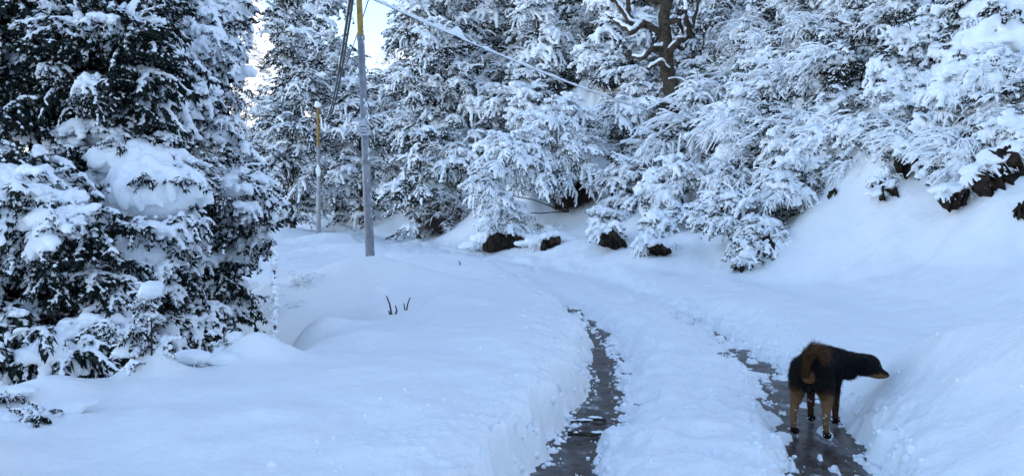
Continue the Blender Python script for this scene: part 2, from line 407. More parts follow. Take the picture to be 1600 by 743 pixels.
def make_twigs(seed, n=9, voxel=None, spread=1.0, snow=1.0):
    """a spray of arching bare stems rimed with snow, about 1 m long along +X"""
    r = np.random.default_rng(seed); wb, sb = MB(), MB()
    def stem(p0, dv, L, dr, rad, m=9):
        t = np.linspace(0, 1, m)[:, None]
        P = p0 + dv * L * t - UP * dr * L * t * t + np.cumsum(r.normal(0, .006, (m, 3)), 0)
        wb.tube(P, np.linspace(rad, rad * .4, m), 4, cap=False)
        sr = (rad * 1.0 + .0125 * snow) * np.interp(np.arange(m), [0, 1, m - 1], [.7, 1, .75]) * r.uniform(.6, 1.45, m)
        sb.tube(P + UP * (sr[:, None] * .8), sr, 5)
        return P
    for k in range(n):
        ang = r.normal(0, .55 * spread); el = r.uniform(.0, .9)
        dv = unit(np.array([math.cos(ang), math.sin(ang), el])); L = r.uniform(.6, 1.15)
        P = stem(np.array([0, r.normal(0, .08), r.normal(0, .05)]), dv, L, r.uniform(.3, 1.0), .005)
        for q in range(r.integers(4, 8)):
            i = r.integers(2, 8); a2 = r.normal(0, .9); d2 = unit(P[i] - P[i - 1]); sdv = unit(np.cross(d2, UP)) * math.sin(a2) + d2 * math.cos(a2) + UP * r.uniform(-.2, .4)
            P2 = stem(P[i], unit(sdv), r.uniform(.12, .38), r.uniform(.3, 1.1), .0028, 6)
            if r.random() < .55 * snow:
                kk = r.uniform(.022, .055); sb.ell(P2[3] + UP * kk * .5, P2[3] - P2[2], (kk * 1.9, kk, kk * .7), ICO1)
        if r.random() < .6 * snow:
            i = r.integers(3, 8); kk = r.uniform(.03, .075); sb.ell(P[i] + UP * kk * .5, P[i] - P[i - 1], (kk * 2.2, kk * 1.1, kk * .7), ICO1)
    return wb.mesh('branch', M_twig), sb.mesh('snow_load', M_snow_c)
def make_pillow(seed, flat=.55, lobes=9, fingers=14, voxel=.06):
    """a big cake of settled snow, radius about 1"""
    r = np.random.default_rng(seed); sb = MB()
    sb.ell((0, 0, 0), (1, 0, 0), (.78, .62, flat * .8), ICO3)
    for k in range(lobes):
        a = r.uniform(0, 2 * math.pi); q = r.uniform(.25, .75); k_ = r.uniform(.22, .42)
        sb.ell((math.cos(a) * q * .85, math.sin(a) * q * .7, r.uniform(-.15, .3) * flat), r.normal(0, 1, 3) * (1, 1, .2), (k_ * 1.2, k_, k_ * .75), ICO2)
    for k in range(fingers):
        a = r.uniform(0, 2 * math.pi); d = np.array([math.cos(a), math.sin(a) * .8, r.uniform(-1.1, -.3)])
        sb.ell(np.array([math.cos(a) * .75, math.sin(a) * .6, -.12 * flat]) + d * .16, d, (r.uniform(.16, .34), .085, .075), ICO1)
    me = remesh(sb.mesh('p'), voxel, 3, .5, M_snow_c, 'snow_cake')
    v = np.empty(len(me.vertices) * 3, dtype=np.float32); me.vertices.foreach_get('co', v); v = v.reshape(-1, 3)
    nrm = np.empty(len(me.vertices) * 3, dtype=np.float32); me.vertices.foreach_get('normal', nrm); nrm = nrm.reshape(-1, 3)
    d = fbm(v[:, 0] * 4 + v[:, 2] * 3, v[:, 1] * 4 - v[:, 2] * 2, seed, 3) * .07
    v = v + nrm * d[:, None]; me.vertices.foreach_set('co', v.astype(np.float32).ravel()); me.update()
    return me
def make_tuft(seed, heavy=.8, leafL=.085, narrow=.30, lm=None, voxel=.0145, narms=13, leafprob=1.0, droop=1.25, dens=1.0):
    """a rounded weeping clump: arms arch out and hang, leaves droop, snow lies along them in thick fingers"""
    r = np.random.default_rng(seed); lb, wb, sb = MB(), MB(), MB()
    stem = np.array([[-.05, 0, -.05], [.12, 0, .0], [.28, 0, .03], [.42, 0, .02]]); wb.tube(stem, np.linspace(.014, .007, 4), 4)
    for a in range(narms):
        az = 2 * math.pi * (a + r.random() * .8) / narms; el = r.uniform(.05, 1.0)
        p0 = stem[r.integers(1, 4)].astype(float); L = r.uniform(.30, .58) * (1.15 if abs(((az + math.pi) % (2 * math.pi)) - math.pi) < 1.2 else .8)
        dv = np.array([math.cos(az) * math.cos(el), math.sin(az) * math.cos(el), math.sin(el)])
        t = np.linspace(0, 1, 8)[:, None]; Pt = p0 + dv * L * t - UP * L * droop * r.uniform(.6, 1.1) * t ** 2 * .75 + np.cumsum(r.normal(0, .006, (8, 3)), 0)
        wb.tube(Pt, np.linspace(.006, .003, 8), 4)
        hv = heavy * r.uniform(.45, 1.35)
        for i in range(2, 8):
            dd = unit(Pt[i] - Pt[i - 1])
            nl = r.integers(4, 7) if i < 7 else 8
            for k in range(nl):
                a2 = 2 * math.pi * (k + r.random()) / nl; sd_ = np.array([math.cos(a2), math.sin(a2), 0.0])
                ld = unit(dd * r.uniform(.4, 1.0) + sd_ * .75 + UP * r.uniform(-.9, .0)); Lf = leafL * r.uniform(.7, 1.25)
                if r.random() < leafprob * dens: leaf_quads(lb, Pt[i], ld, Lf, Lf * narrow * r.uniform(.8, 1.2), UP + sd_ * .3)
                if r.random() < .25 + .5 * hv:
                    fl = Lf * r.uniform(.5, .95) * (.65 + .35 * min(hv, 1.2)); tk = (.009 + .014 * hv) * r.uniform(.7, 1.5)
                    sb.ell(Pt[i] + ld * fl * .45 + UP * tk * .9, ld, (fl * .70, tk * 1.35, tk), ICO1)
            if r.random() < .35 + .6 * hv:
                k = (.014 + .034 * hv) * r.uniform(.7, 1.35) * (1.1 - .06 * i); sb.ell((Pt[i] + Pt[i - 1]) / 2 + UP * k * .7, dd, (max(L * .12, k), k * 1.3, k), ICO1)
    if heavy > .7:
        for k in range(int(10 * heavy)):
            c = np.array([r.uniform(.0, .5), r.normal(0, .13), r.uniform(.0, .1)]); k_ = r.uniform(.05, .085) * heavy
            sb.ell(c, r.normal(0, 1, 3) * (1, 1, .2), (k_ * 1.4, k_, k_ * .75), ICO1)
    V = np.vstack(lb.v + wb.v); T = np.vstack(lb.t); Q = np.vstack(wb.q) + lb.n; T2 = np.vstack(wb.t) + lb.n
    mi = np.concatenate([np.zeros(len(T)), np.ones(len(T2)), np.ones(len(Q))])
    me = mesh_np('branch', V, [np.vstack([T, T2]), Q], False, [lm or M_leaf, M_twig], mi)
    return me, remesh(sb.mesh('s'), voxel, 2, .5, M_snow_c, 'snow_load')
def make_lumpcake(seed, n=70, flat=.8, voxel=.035):
    """snow settled on a leafy dome: the leaf whorls still show as lumps, ragged fingers hang at the rim"""
    r = np.random.default_rng(seed); sb = MB(); sb.ell((0, 0, -.02), (1, 0, 0), (.72, .60, .62 * flat), ICO3)
    for k in range(n):
        a = r.uniform(0, 2 * math.pi); z = r.uniform(-.55, 1.0); q = math.sqrt(max(0, 1 - z * z)); c = np.array([math.cos(a) * q * .78, math.sin(a) * q * .66, z * .68 * flat])
        dn = unit(np.array([math.cos(a) * (z + .3), math.sin(a) * (z + .3), -q * 1.2]) + r.normal(0, .25, 3)); k_ = r.uniform(.09, .19) * (1 if z > -.2 else .55)
        sb.ell(c * r.uniform(.94, 1.05), dn, (k_ * r.uniform(1.2, 2.2), k_, k_ * .85), ICO1)
    return remesh(sb.mesh('p'), voxel, 4, .6, M_snow_c, 'snow_cake')
P = {}
P['heavy'] = [make_bough(10 + i, 1.0, .35) for i in range(3)]
P['mid'] = [make_bough(20 + i, .55, .35) for i in range(3)]
P['light'] = [make_bough(30 + i, .18, .30) for i in range(2)]
P['bare'] = [make_bough(40, .0, .30)]
P['big'] = [make_bough(50 + i, .75, .35, leafL=.115, narrow=.33) for i in range(2)]     # broad leaves of the near thicket
P['biglight'] = [make_bough(54 + i, .22, .30, leafL=.12, narrow=.35) for i in range(2)]
P['bighvy'] = [make_bough(57 + i, 1.15, .40, leafL=.11, narrow=.33) for i in range(2)]
P['frond'] = [make_bough(60 + i, .95, .75, leafL=.10, narrow=.16, frond=True, narms=10) for i in range(3)]
P['frondlt'] = [make_bough(64 + i, .5, .65, leafL=.11, narrow=.14, frond=True, narms=10, lm=M_leaf2) for i in range(2)]
P['tuft'] = [make_tuft(90 + i, 1.0) for i in range(4)]
P['tuftlt'] = [make_tuft(95 + i, .5) for i in range(3)]
P['tufthvy'] = [make_tuft(99 + i, 1.3) for i in range(3)]
P['btuft'] = [make_tuft(103 + i, .85, leafL=.15, narrow=.40, narms=12) for i in range(3)]
P['btuftlt'] = [make_tuft(107 + i, .35, leafL=.16, narrow=.40, narms=11) for i in range(2)]
P['btufthvy'] = [make_tuft(110 + i, 1.45, leafL=.12, narrow=.34, narms=12) for i in range(2)]
P['weep'] = [make_tuft(115 + i, 1.55, leafL=.11, narrow=.18, narms=12, droop=1.7, voxel=.018) for i in range(3)]
P['drape'] = [make_tuft(120 + i, 2.3, leafL=.125, narrow=.32, narms=12, droop=1.4, voxel=.021) for i in range(4)]
P['drapelt'] = [make_tuft(125 + i, 1.4, leafL=.15, narrow=.38, narms=11, droop=1.3, voxel=.018) for i in range(2)]
P['twig'] = [make_twigs(70 + i, snow=1.45) for i in range(3)]
P['twiglt'] = [make_twigs(75 + i, 9, snow=.5) for i in range(2)]
P['twigdry'] = [(make_twigs(78, 12, snow=.3)[0], None)]
CAKE = [make_pillow(80), make_pillow(81, .8), make_pillow(82, .45, 12, 20)]
DOME = [make_pillow(85, .8, 7, 0), make_pillow(86, .6, 9, 2)]
LUMP = [make_lumpcake(87), make_lumpcake(88, 85, .7), make_lumpcake(89, 60, .95)]
CAKE = LUMP
print('protos', {k: [(len(a.polygons), len(b.polygons) if b else 0) for a, b in v] for k, v in P.items()}, [len(c.polygons) for c in CAKE + DOME])

def put(kind, parent, loc, yaw, pitch, roll, s, snow=True):
    a, b = random.choice(P[kind])
    o = bpy.data.objects.new('branch', a); C.objects.link(o); o.parent = parent
    o.location = loc; o.rotation_euler = Euler((roll, -pitch, yaw), 'XYZ'); o.scale = (s, s, s)
    if b and snow:
        c = bpy.data.objects.new('snow_load', b); C.objects.link(c); c.parent = o
    return o
def cake(parent, loc, s, yaw=0, tilt=(0, 0), dome=False):
    o = bpy.data.objects.new('snow_cake', random.choice(DOME if dome else CAKE)); C.objects.link(o); o.parent = parent
    o.location = loc; o.rotation_euler = (tilt[0], tilt[1], yaw); o.scale = s if hasattr(s, '__len__') else (s, s, s)
    return o
def wood(parent, base, lobes, r0, mat_=None, lean=(0, 0), name='trunk'):
    """tapered trunk with root flare and limbs reaching into each lobe"""
    mb = MB(); top = max(l[2] for l in lobes); cx = sum(l[0] for l in lobes) / len(lobes); cy = sum(l[1] for l in lobes) / len(lobes)
    t = np.linspace(0, 1, 14); wob = rng.normal(0, .03, (14, 2)).cumsum(0) * min(1, top / 6); wob -= wob[0]
    Pm = np.stack([cx * t ** 1.3 + wob[:, 0] * r0 * 6, cy * t ** 1.3 + wob[:, 1] * r0 * 6, -.3 + (top + .3) * t], -1)
    mb.tube(Pm, r0 * (1.0 - .82 * t) * (1 + .5 * np.exp(-t * 14)), 9)
    for l in lobes:
        tz = np.clip((l[2] - .35 * (abs(l[0] - cx) + abs(l[1] - cy)) - .1 * top) / top, .08, .9); b = np.array([np.interp(tz, t, Pm[:, k]) for k in range(3)])
        e = np.array(l[:3]); tt = np.linspace(0, 1, 7)[:, None]; mid = rng.normal(0, .05, (7, 3)).cumsum(0) * l[3]
        Q = b + (e - b) * tt + UP * (.12 * l[3] * np.sin(tt * math.pi)) + mid * np.sin(tt * math.pi)
        mb.tube(Q, np.linspace(r0 * .42 * (1.1 - .7 * tz), .012, 7), 6)
    o = link(name, mb.mesh(name, mat_ or M_bark)); o.parent = parent
    return o
def plant(name, label, cat, base, lobes, kinds, dens=1.0, scale=1.0, r0=.12, group=None, cakes=(), seed=0, inner='bare', back=.25, low=-.8, ninner=.3, pitch0=.0, kind_lo=None):
    """lobes: (x, y, z, rx, ry, rz) relative to base. kinds: weighted list of prototypes"""
    random.seed(seed); r = np.random.default_rng(seed + 100)
    e = empty(name, base); tag(e, label, cat, group)
    if r0: wood(e, base, lobes, r0)
    bx, by = base[0], base[1]; cnt = 0; vd = unit(np.array([-bx, -by, 0.0]))
    for (x, y, z, rx, ry, rz) in lobes:
        area = (rx * rz + ry * rz + rx * ry) * 4.2
        n = int(area * dens * 2.2 / (scale * scale))
        for i in range(max(n, 3)):
            u = unit(r.normal(0, 1, 3))
            if u[2] < low: u[2] = -u[2]
            if u @ vd < -.25 and r.random() > back: continue
            p = np.array([x + u[0] * rx, y + u[1] * ry, z + u[2] * rz]); sc2 = scale * r.choice([r.uniform(.5, .8), r.uniform(.8, 1.1), r.uniform(1.1, 1.5)])
            yaw = math.atan2(u[1] * rx, u[0] * ry) + r.normal(0, .5); pit = math.asin(np.clip(u[2], -1, 1)) * .6 + pitch0 + r.normal(0, .28)
            back_off = np.array([math.cos(yaw) * math.cos(pit), math.sin(yaw) * math.cos(pit), math.sin(pit)]) * sc2 * .45
            k = random.choice(kinds if (u[2] > -.15 or not kind_lo) else kind_lo)
            put(k, e, p - back_off, yaw, pit, r.normal(0, .3), sc2); cnt += 1
        for i in range(int(n * ninner)):
            u = unit(r.normal(0, 1, 3)); q = r.uniform(.25, .7)
            if u @ vd < -.2: continue
            p = np.array([x + u[0] * rx * q, y + u[1] * ry * q, z + u[2] * rz * q]); yaw = r.uniform(0, 6.28)
            put(inner, e, p, yaw, r.normal(0, .3), r.normal(0, .3), scale * r.uniform(.8, 1.2)); cnt += 1
    for ck in cakes:
        loc, s = ck[0], ck[1]; cake(e, loc, s, r.uniform(0, 6.28) if len(ck) < 3 else ck[2], (r.normal(0, .12), r.normal(0, .12)), dome=(len(ck) > 3 and ck[3]))
        sx, sy, sz = (s if hasattr(s, '__len__') else (s, s, s))
        if sx > .3:
            for q in range(7):
                a = r.uniform(0, 6.28); zz = r.uniform(-.1, .75); qq = math.sqrt(1 - zz * zz)
                put('btuft', e, (loc[0] + math.cos(a) * qq * sx * .45, loc[1] + math.sin(a) * qq * sy * .45, loc[2] + zz * sz * .45), a, .25 + r.normal(0, .3), r.normal(0, .3), sx * r.uniform(.45, .75))
        if sx > .14:
            for q in range(12 if sx > .3 else 7):
                a = r.uniform(0, 6.28); zz = r.uniform(-.95, -.15); qq = math.sqrt(1 - zz * zz); dv = np.array([math.cos(a) * qq, math.sin(a) * qq])
                put(random.choice(kinds), e, (loc[0] + dv[0] * sx * .55, loc[1] + dv[1] * sy * .55, loc[2] + zz * sz * .7 - .05), a, -.15 + r.normal(0, .25), r.normal(0, .3), min(scale, max(sx, .2) * 1.3) * r.uniform(.7, 1.0))
    print(name, label[:40], cnt)
    return e
def rel(base, px, py, d): v = at(px, py, d); return (v.x - base[0], v.y - base[1], v.z - base[2])
def lobes_at(base, L):
    """L: (px, py, d, radius_px_x, radius_px_z[, depth radius m])"""
    out = []
    for q in L:
        px, py, d, rx, rz = q[:5]; k = d / F; v = rel(base, px, py, d); ry = q[5] if len(q) > 5 else rx * k
        out.append((*v, rx * k, ry, rz * k))
    return out
def base_at(px, d, dz=0):
    x = (px - 800) / F * d
    return (x, d, hz(x, d) + dz)

# ------------------------------------------------------------------ thicket on the left of the road
NB = ['drapelt', 'btuft', 'btuft', 'drape']
b = base_at(-40, 8.2)
plant('broadleaf_tree', 'tall dark broadleaf tree in the top left corner, its leaves only dusted with snow', 'tree', b,
      lobes_at(b, [(60, 60, 8.0, 120, 80), (180, 110, 7.6, 90, 80), (30, 190, 7.8, 100, 60), (120, 10, 8.4, 130, 60), (-80, 80, 8, 120, 130), (190, 30, 8.2, 70, 60), (100, 150, 8.2, 120, 80, .6)]),
      ['btuftlt', 'btuft', 'drapelt', 'btuft'], 1.6, .50, .10, seed=1, inner='biglight', ninner=.8,
      cakes=[(rel(b, 160, 150, 7.4), (.26, .2, .15))])
b = base_at(300, 10.4)
plant('broadleaf_tree', 'tall leafy tree with thick white layers of snow, rising left of the power poles', 'tree', b,
      lobes_at(b, [(290, 60, 10.2, 70, 65), (330, 130, 10, 48, 60), (285, 170, 9.8, 75, 70), (350, 240, 10, 42, 60), (250, 90, 10, 90, 80), (330, 20, 10.6, 60, 50), (340, 330, 10, 60, 80), (250, 0, 10.4, 90, 60)]),
      ['drapelt', 'drape', 'btufthvy', 'drapelt'], 1.7, .56, .12, seed=2, kind_lo=['tuft', 'tuft', 'tuftlt'],
      cakes=[(rel(b, 238, 65, 9.4), (.30, .26, .38)), (rel(b, 285, 140, 9.3), (.30, .25, .2)), (rel(b, 285, 10, 9.8), (.5, .4, .25)), (rel(b, 330, 60, 9.8), (.35, .3, .22))])
b = base_at(60, 6.6)
plant('shrub', 'dense dark leaved shrub at the left edge of the picture, snow on every leaf', 'shrub', b,
      lobes_at(b, [(20, 330, 6.4, 80, 60), (90, 400, 6.3, 70, 80), (0, 460, 6.2, 80, 80), (110, 480, 6.4, 70, 70), (60, 545, 6.2, 120, 50), (150, 545, 6.5, 60, 40), (-70, 400, 6.4, 90, 150), (30, 280, 6.8, 60, 40)]),
      NB, 1.5, .50, .05, seed=3, inner='biglight', kind_lo=['btuftlt', 'btuft'],
      cakes=[(rel(b, 10, 275, 6.3), (.28, .22, .15)), (rel(b, 60, 300, 6.1), (.2, .16, .11)), (rel(b, 110, 335, 6.1), (.16, .12, .1)), (rel(b, 25, 490, 5.8), (.10, .07, .06))])
b = base_at(230, 7.8)
plant('shrub', 'round shrub buried under one huge swollen cake of snow', 'shrub', b,
      lobes_at(b, [(190, 235, 7.8, 90, 50), (265, 310, 7.7, 60, 70), (160, 330, 7.7, 70, 80), (210, 430, 7.8, 80, 70), (250, 500, 7.9, 80, 50), (200, 530, 7.6, 90, 40), (150, 250, 7.9, 70, 50)]),
      ['drapelt', 'drape', 'btuft', 'btuft'], 1.4, .48, .06, seed=4, kind_lo=['btuft', 'btuftlt'],
      cakes=[(rel(b, 245, 300, 7.15), (.52, .36, .54), .2), (rel(b, 215, 250, 7.4), (.5, .36, .34), .8), (rel(b, 228, 395, 7.15), (.40, .30, .50), 1.2, True), (rel(b, 165, 215, 7.5), (.34, .25, .16)), (rel(b, 280, 345, 7.4), (.24, .22, .3))])
b = base_at(350, 9.0)
plant('shrub', 'leafy shrub with hanging snow covered boughs where the snowbank ends', 'shrub', b,
      lobes_at(b, [(360, 310, 8.8, 50, 40), (330, 400, 9, 50, 70), (290, 470, 9.1, 50, 60), (345, 475, 9.3, 40, 60), (300, 540, 8.6, 60, 40), (385, 365, 8.9, 32, 45), (300, 350, 9.2, 50, 60)]),
      ['drapelt', 'btuft', 'drape', 'btuft'], 1.5, .44, .05, seed=5, kind_lo=['btuft', 'btuftlt'],
      cakes=[(rel(b, 365, 295, 8.5), (.42, .3, .24)), (rel(b, 398, 320, 8.6), (.2, .2, .22)), (rel(b, 300, 390, 8.7), (.15, .15, .2))])

# ------------------------------------------------------------------ trees beyond the poles
def tall_tree(name, label, px, d, h, rad, kinds, seed, dens=1.0, scale=1.5, group=None, z0=.07, r0=.18, cakes=0, shape='col', top=None, **kw):
    bs = base_at(px, d); r = np.random.default_rng(seed + 500); L = []
    if top is not None: h = max(3, CAM_Z - (top - 316) / F * d - bs[2] - .4)
    nl = max(5, int(h / (rad * .5)))
    for i in range(nl):
        t = z0 + (1 - z0) * i / (nl - 1)
        env = {'col': math.sin(math.pi * min(.96, .26 + t * .68)) ** .6, 'cone': 1.12 - t * .85, 'top': .45 + .55 * math.sin(math.pi * min(1, t * .9))}[shape]
        a = r.uniform(0, 6.28); q = rad * env * r.uniform(.75, 1.15)
        L.append((math.cos(a) * q * .5, math.sin(a) * q * .5, h * t, q * r.uniform(.6, .9), q * r.uniform(.6, .9), max(rad * .42, h / nl * .7) * r.uniform(.8, 1.1)))
    ck = []
    for i in range(cakes):
        l = L[r.integers(1, nl)]; s = r.uniform(.35, .6) * scale / 1.2; ck.append(((l[0] + r.uniform(-.5, .5) * rad, l[1] - l[4] * .75, l[2] + .3 * l[5]), (s, s * .8, s * .6)))
    return plant(name, label, 'tree', bs, L, kinds, dens, scale, r0, group, ck, seed, **kw)
G = 'snowy trees beyond the power poles'
TM = ['tuft', 'tufthvy', 'tuft', 'tuft']
far = [  # px, d, h, radius, kinds, label, shape, top
    (458, 35, 15, 1.2, ['tuftlt', 'tuft', 'tuftlt', 'tufthvy'], 'dark tall tree standing directly behind the far small pole', 'col', -60),
    (525, 39, 11.3, 1.5, ['tufthvy', 'tuft'], 'slender snowy tree between the two poles, its top level with the sky gap', 'col', 60),
    (566, 36, 6.8, 1.5, TM, 'low dark tree directly behind the near tall pole, below the gap of sky', 'top', 135),
    (505, 47, 20, 2.0, ['tuft', 'tufthvy'], 'very tall tree at the back, left of the gap of sky', 'col', -60),
    (655, 40, 14, 1.9, TM, 'pale snowy tree forming the right side of the gap of sky', 'cone', -20),
    (705, 30, 14, 2.1, TM, 'large full tree just right of the near pole, leaning over the bend of the road', 'col', -30),
    (655, 28.5, 6.2, 1.2, ['frondlt', 'tuft'], 'short bushy tree at the bend of the road, beneath the large full tree', 'top', 210),
    (765, 36, 15, 2.0, TM, 'tree behind the large full tree, its crown cut by the top of the picture', 'col', -60),
    (610, 44, 7, 1.8, TM, 'rounded snowy tree far back at the foot of the gap of sky', 'top', 120),
    (590, 58, 7, 3.0, TM, 'distant wide tree filling the space behind the near pole', 'top', 150),
    (545, 62, 7, 3.0, TM, 'distant wide tree filling the space between the two poles', 'top', 140),
    (470, 66, 7, 3.4, TM, 'distant wide tree behind the small pole', 'top', 90),
]
for i, (px, d, h, rd, ks, lb, shp, tp) in enumerate(far):
    tall_tree('evergreen_tree', lb, px, d, h, rd * 1.08, ks, 20 + i, 1.5, 1.15 if d < 45 else 1.9, G, shape=shp, r0=.11, cakes=2, kind_lo=['tuft', 'tuftlt'], ninner=.6, top=tp, inner='light')
for i, (px, d, rd, tp, lb) in enumerate(((398, 116, 4.6, -30, 'sunlit snow bright tree glimpsed through the gap behind the left thicket'), (438, 122, 4.6, 40, 'second sunlit tree far back, between the thicket and the small pole'), (530, 125, 5.5, 100, 'sunlit tree far back between the two poles, seen only in specks'), (640, 122, 5, 30, 'sunlit tree far back right of the gap of sky'))):
    tall_tree('evergreen_tree', lb, px, d, 22, rd, ['tufthvy', 'drape'], 640 + i, 1.2, 3.0, shape='col', ninner=.2, top=tp)
tall_tree('evergreen_tree', 'distant tree far left behind the thicket, mostly hidden by it', 250, 60, 22, 4.5, ['tuft', 'tufthvy'], 42, .7, 2.4, shape='col', ninner=.2, top=-40)

# ------------------------------------------------------------------ trees and shrubs on the hillside
G2 = 'snowy trees on the hillside above the road'
hill = [  # px, d, h, radius, kinds, label, shape, scale
    (845, 27, 7.0, 1.3, ['tufthvy', 'weep'], 'conical snowy tree at the top centre, above the drooping bush', 'cone', 1.0),
    (905, 31, 9.0, 1.7, ['tuft', 'tuftlt', 'tuft'], 'darker tree at the top just right of the picture centre', 'col', 1.1),
    (960, 26, 5.5, 1.2, ['weep', 'tufthvy'], 'slim drooping tree left of the bare brown trunk', 'cone', .9),
    (990, 34, 8, 2.0, ['tuft', 'tufthvy'], 'tree behind the bare brown trunk', 'col', 1.1),
    (1100, 33, 8, 2.2, ['frondlt', 'tuft', 'twig'], 'bluish tree right of the bare brown trunk', 'top', 1.1),
    (1180, 36, 9, 2.4, ['frondlt', 'tuft'], 'shadowed blue tree at the top between the brown trunk and the right hand shrubs', 'top', 1.2),
    (1000, 23.5, 1.7, 1.0, ['weep', 'frond'], 'drooping small tree in front of the bare brown trunk, where the loaded wire ends', 'cone', .8),
    (1300, 22, 4.5, 1.6, ['tuft', 'twig', 'tuftlt'], 'dark snowy tree high on the slope at the upper right', 'top', .9),
    (1390, 20, 4.0, 1.3, ['tuft', 'tuftlt', 'twig'], 'dark stemmed tree at the top, right of the twiggy thicket', 'top', .8),
    (800, 40, 10, 2.2, ['tuft', 'tuftlt'], 'dark tree at the back between the two big evergreens', 'col', 1.3),
    (735, 29, 4.5, 1.3, ['tuft', 'weep'], 'snowy tree directly left of and behind the large drooping shrub', 'top', .9),
    (800, 31, 6.5, 1.5, ['tufthvy', 'tuft'], 'full snowy tree above the left shoulder of the drooping shrub', 'cone', 1.0),
    (870, 36, 9, 1.9, ['tuft', 'tuftlt'], 'shadowed tree just left of the darker tree near the top centre', 'col', 1.2),
    (945, 35, 9, 1.9, ['tuft', 'tuftlt'], 'shadowed tree between the darker tree and the bare brown trunk', 'col', 1.2),
    (1062, 29, 5.5, 1.5, ['tuft', 'weep'], 'snowy tree just right of the bare brown trunk', 'top', .95),
    (1090, 27, 5.2, 1.5, ['tuftlt', 'tuft'], 'dark leaved tree filling the slope right of the bare brown trunk', 'col', .95),
    (1010, 28, 6.5, 1.6, ['tuftlt', 'tuft'], 'dark tree directly behind the limbs of the bare brown trunk', 'col', 1.0),
    (1145, 28, 5.0, 1.6, ['frondlt', 'tuft'], 'blue shadowed tree below the top edge, left of the tall curving bare shrub', 'top', 1.0),
    (1250, 29, 6.0, 1.8, ['tuft', 'tuftlt'], 'dark tree behind the tall curving bare shrub', 'top', 1.1),
    (1340, 26, 5.0, 1.6, ['tuft', 'tuftlt'], 'dark tree at the top between the two dark snowy trees of the upper right', 'top', 1.0),
    (1450, 22, 4.5, 1.5, ['tuft', 'tuftlt'], 'dark tree behind the heavy leaning shrub at the upper right', 'top', .9),
]
for i, (px, d, h, rd, ks, lb, shp, s_) in enumerate(hill):
    tall_tree('evergreen_tree' if i < 7 else 'hillside_tree', lb, px, d, h, rd * 1.1, ks, 60 + i, 1.4, s_, G2, shape=shp, r0=.09, cakes=1, ninner=.6, inner='light')
wr_ = np.random.default_rng(77)
NWOOD = 30
for i in range(NWOOD):      # the wood that carries on up the hill behind
    px = 640 + 900 * (i + .5) / NWOOD + wr_.uniform(-12, 12); d = wr_.uniform(36, 50)
    tall_tree('evergreen_tree', '%s shadowed tree in the high wood, behind the %s' % (['dark', 'tall', 'snowy', 'narrow'][i % 4], ' '.join(min(hill, key=lambda q: abs(q[0] - px))[5].split(',')[0].split()[:7])), px, d, wr_.uniform(6, 9), wr_.uniform(1.8, 2.6), ['tuft', 'tuftlt', 'tuft'], 600 + i, .8, 1.8, 'trees of the wood high on the hillside', shape='col', r0=.13, ninner=.4, inner='light')

def shrub_px(name, label, px, py, d, lobes, kinds, dens, scale, seed, cakes=(), group=None, r0=.04, **kw):
    x = (px - 800) / F * d; bs = (x, d, hz(x, d))
    return plant(name, label, 'shrub', bs, lobes_at(bs, lobes), kinds, dens, scale, r0, group, [(rel(bs, *c[0]), *c[1:]) for c in cakes], seed, **kw)
shrub_px('drooping_shrub', 'large drooping evergreen shrub bowed to the ground above the bare earth bank', 890, 310, 22.5,
    [(880, 185, 22.6, 38, 30, .7), (860, 225, 22.2, 50, 45, .8), (800, 250, 22, 50, 40, .8), (900, 255, 22.3, 35, 45, .7), (770, 300, 21.7, 32, 35, .6), (850, 275, 21.9, 45, 35, .6), (785, 340, 21.4, 35, 32, .5)],
    ['weep', 'weep', 'frond'], 1.3, .62, 90, [((760, 285, 21.2), (.38, .33, .26), 1, True), ((870, 165, 22.2), (.36, .35, .3)), ((800, 228, 21.6), (.5, .4, .2)), ((760, 345, 21.1), (.3, .3, .3), 1, True)], inner='frondlt', ninner=.6)
shrub_px('snow_domed_shrub', 'smooth white dome of snow over a shrub right of the drooping evergreen', 935, 290, 23.5,
    [(930, 260, 23.6, 40, 45, .8), (950, 230, 23.8, 35, 26, .6)], ['twig', 'frond'], .8, .6, 91,
    [((926, 262, 23.2), (.80, .7, .85), .3, True), ((940, 228, 23.4), (.5, .45, .4), 1.3, True)])
G3 = 'snow caked twiggy shrubs on the slope'
NEAR = []
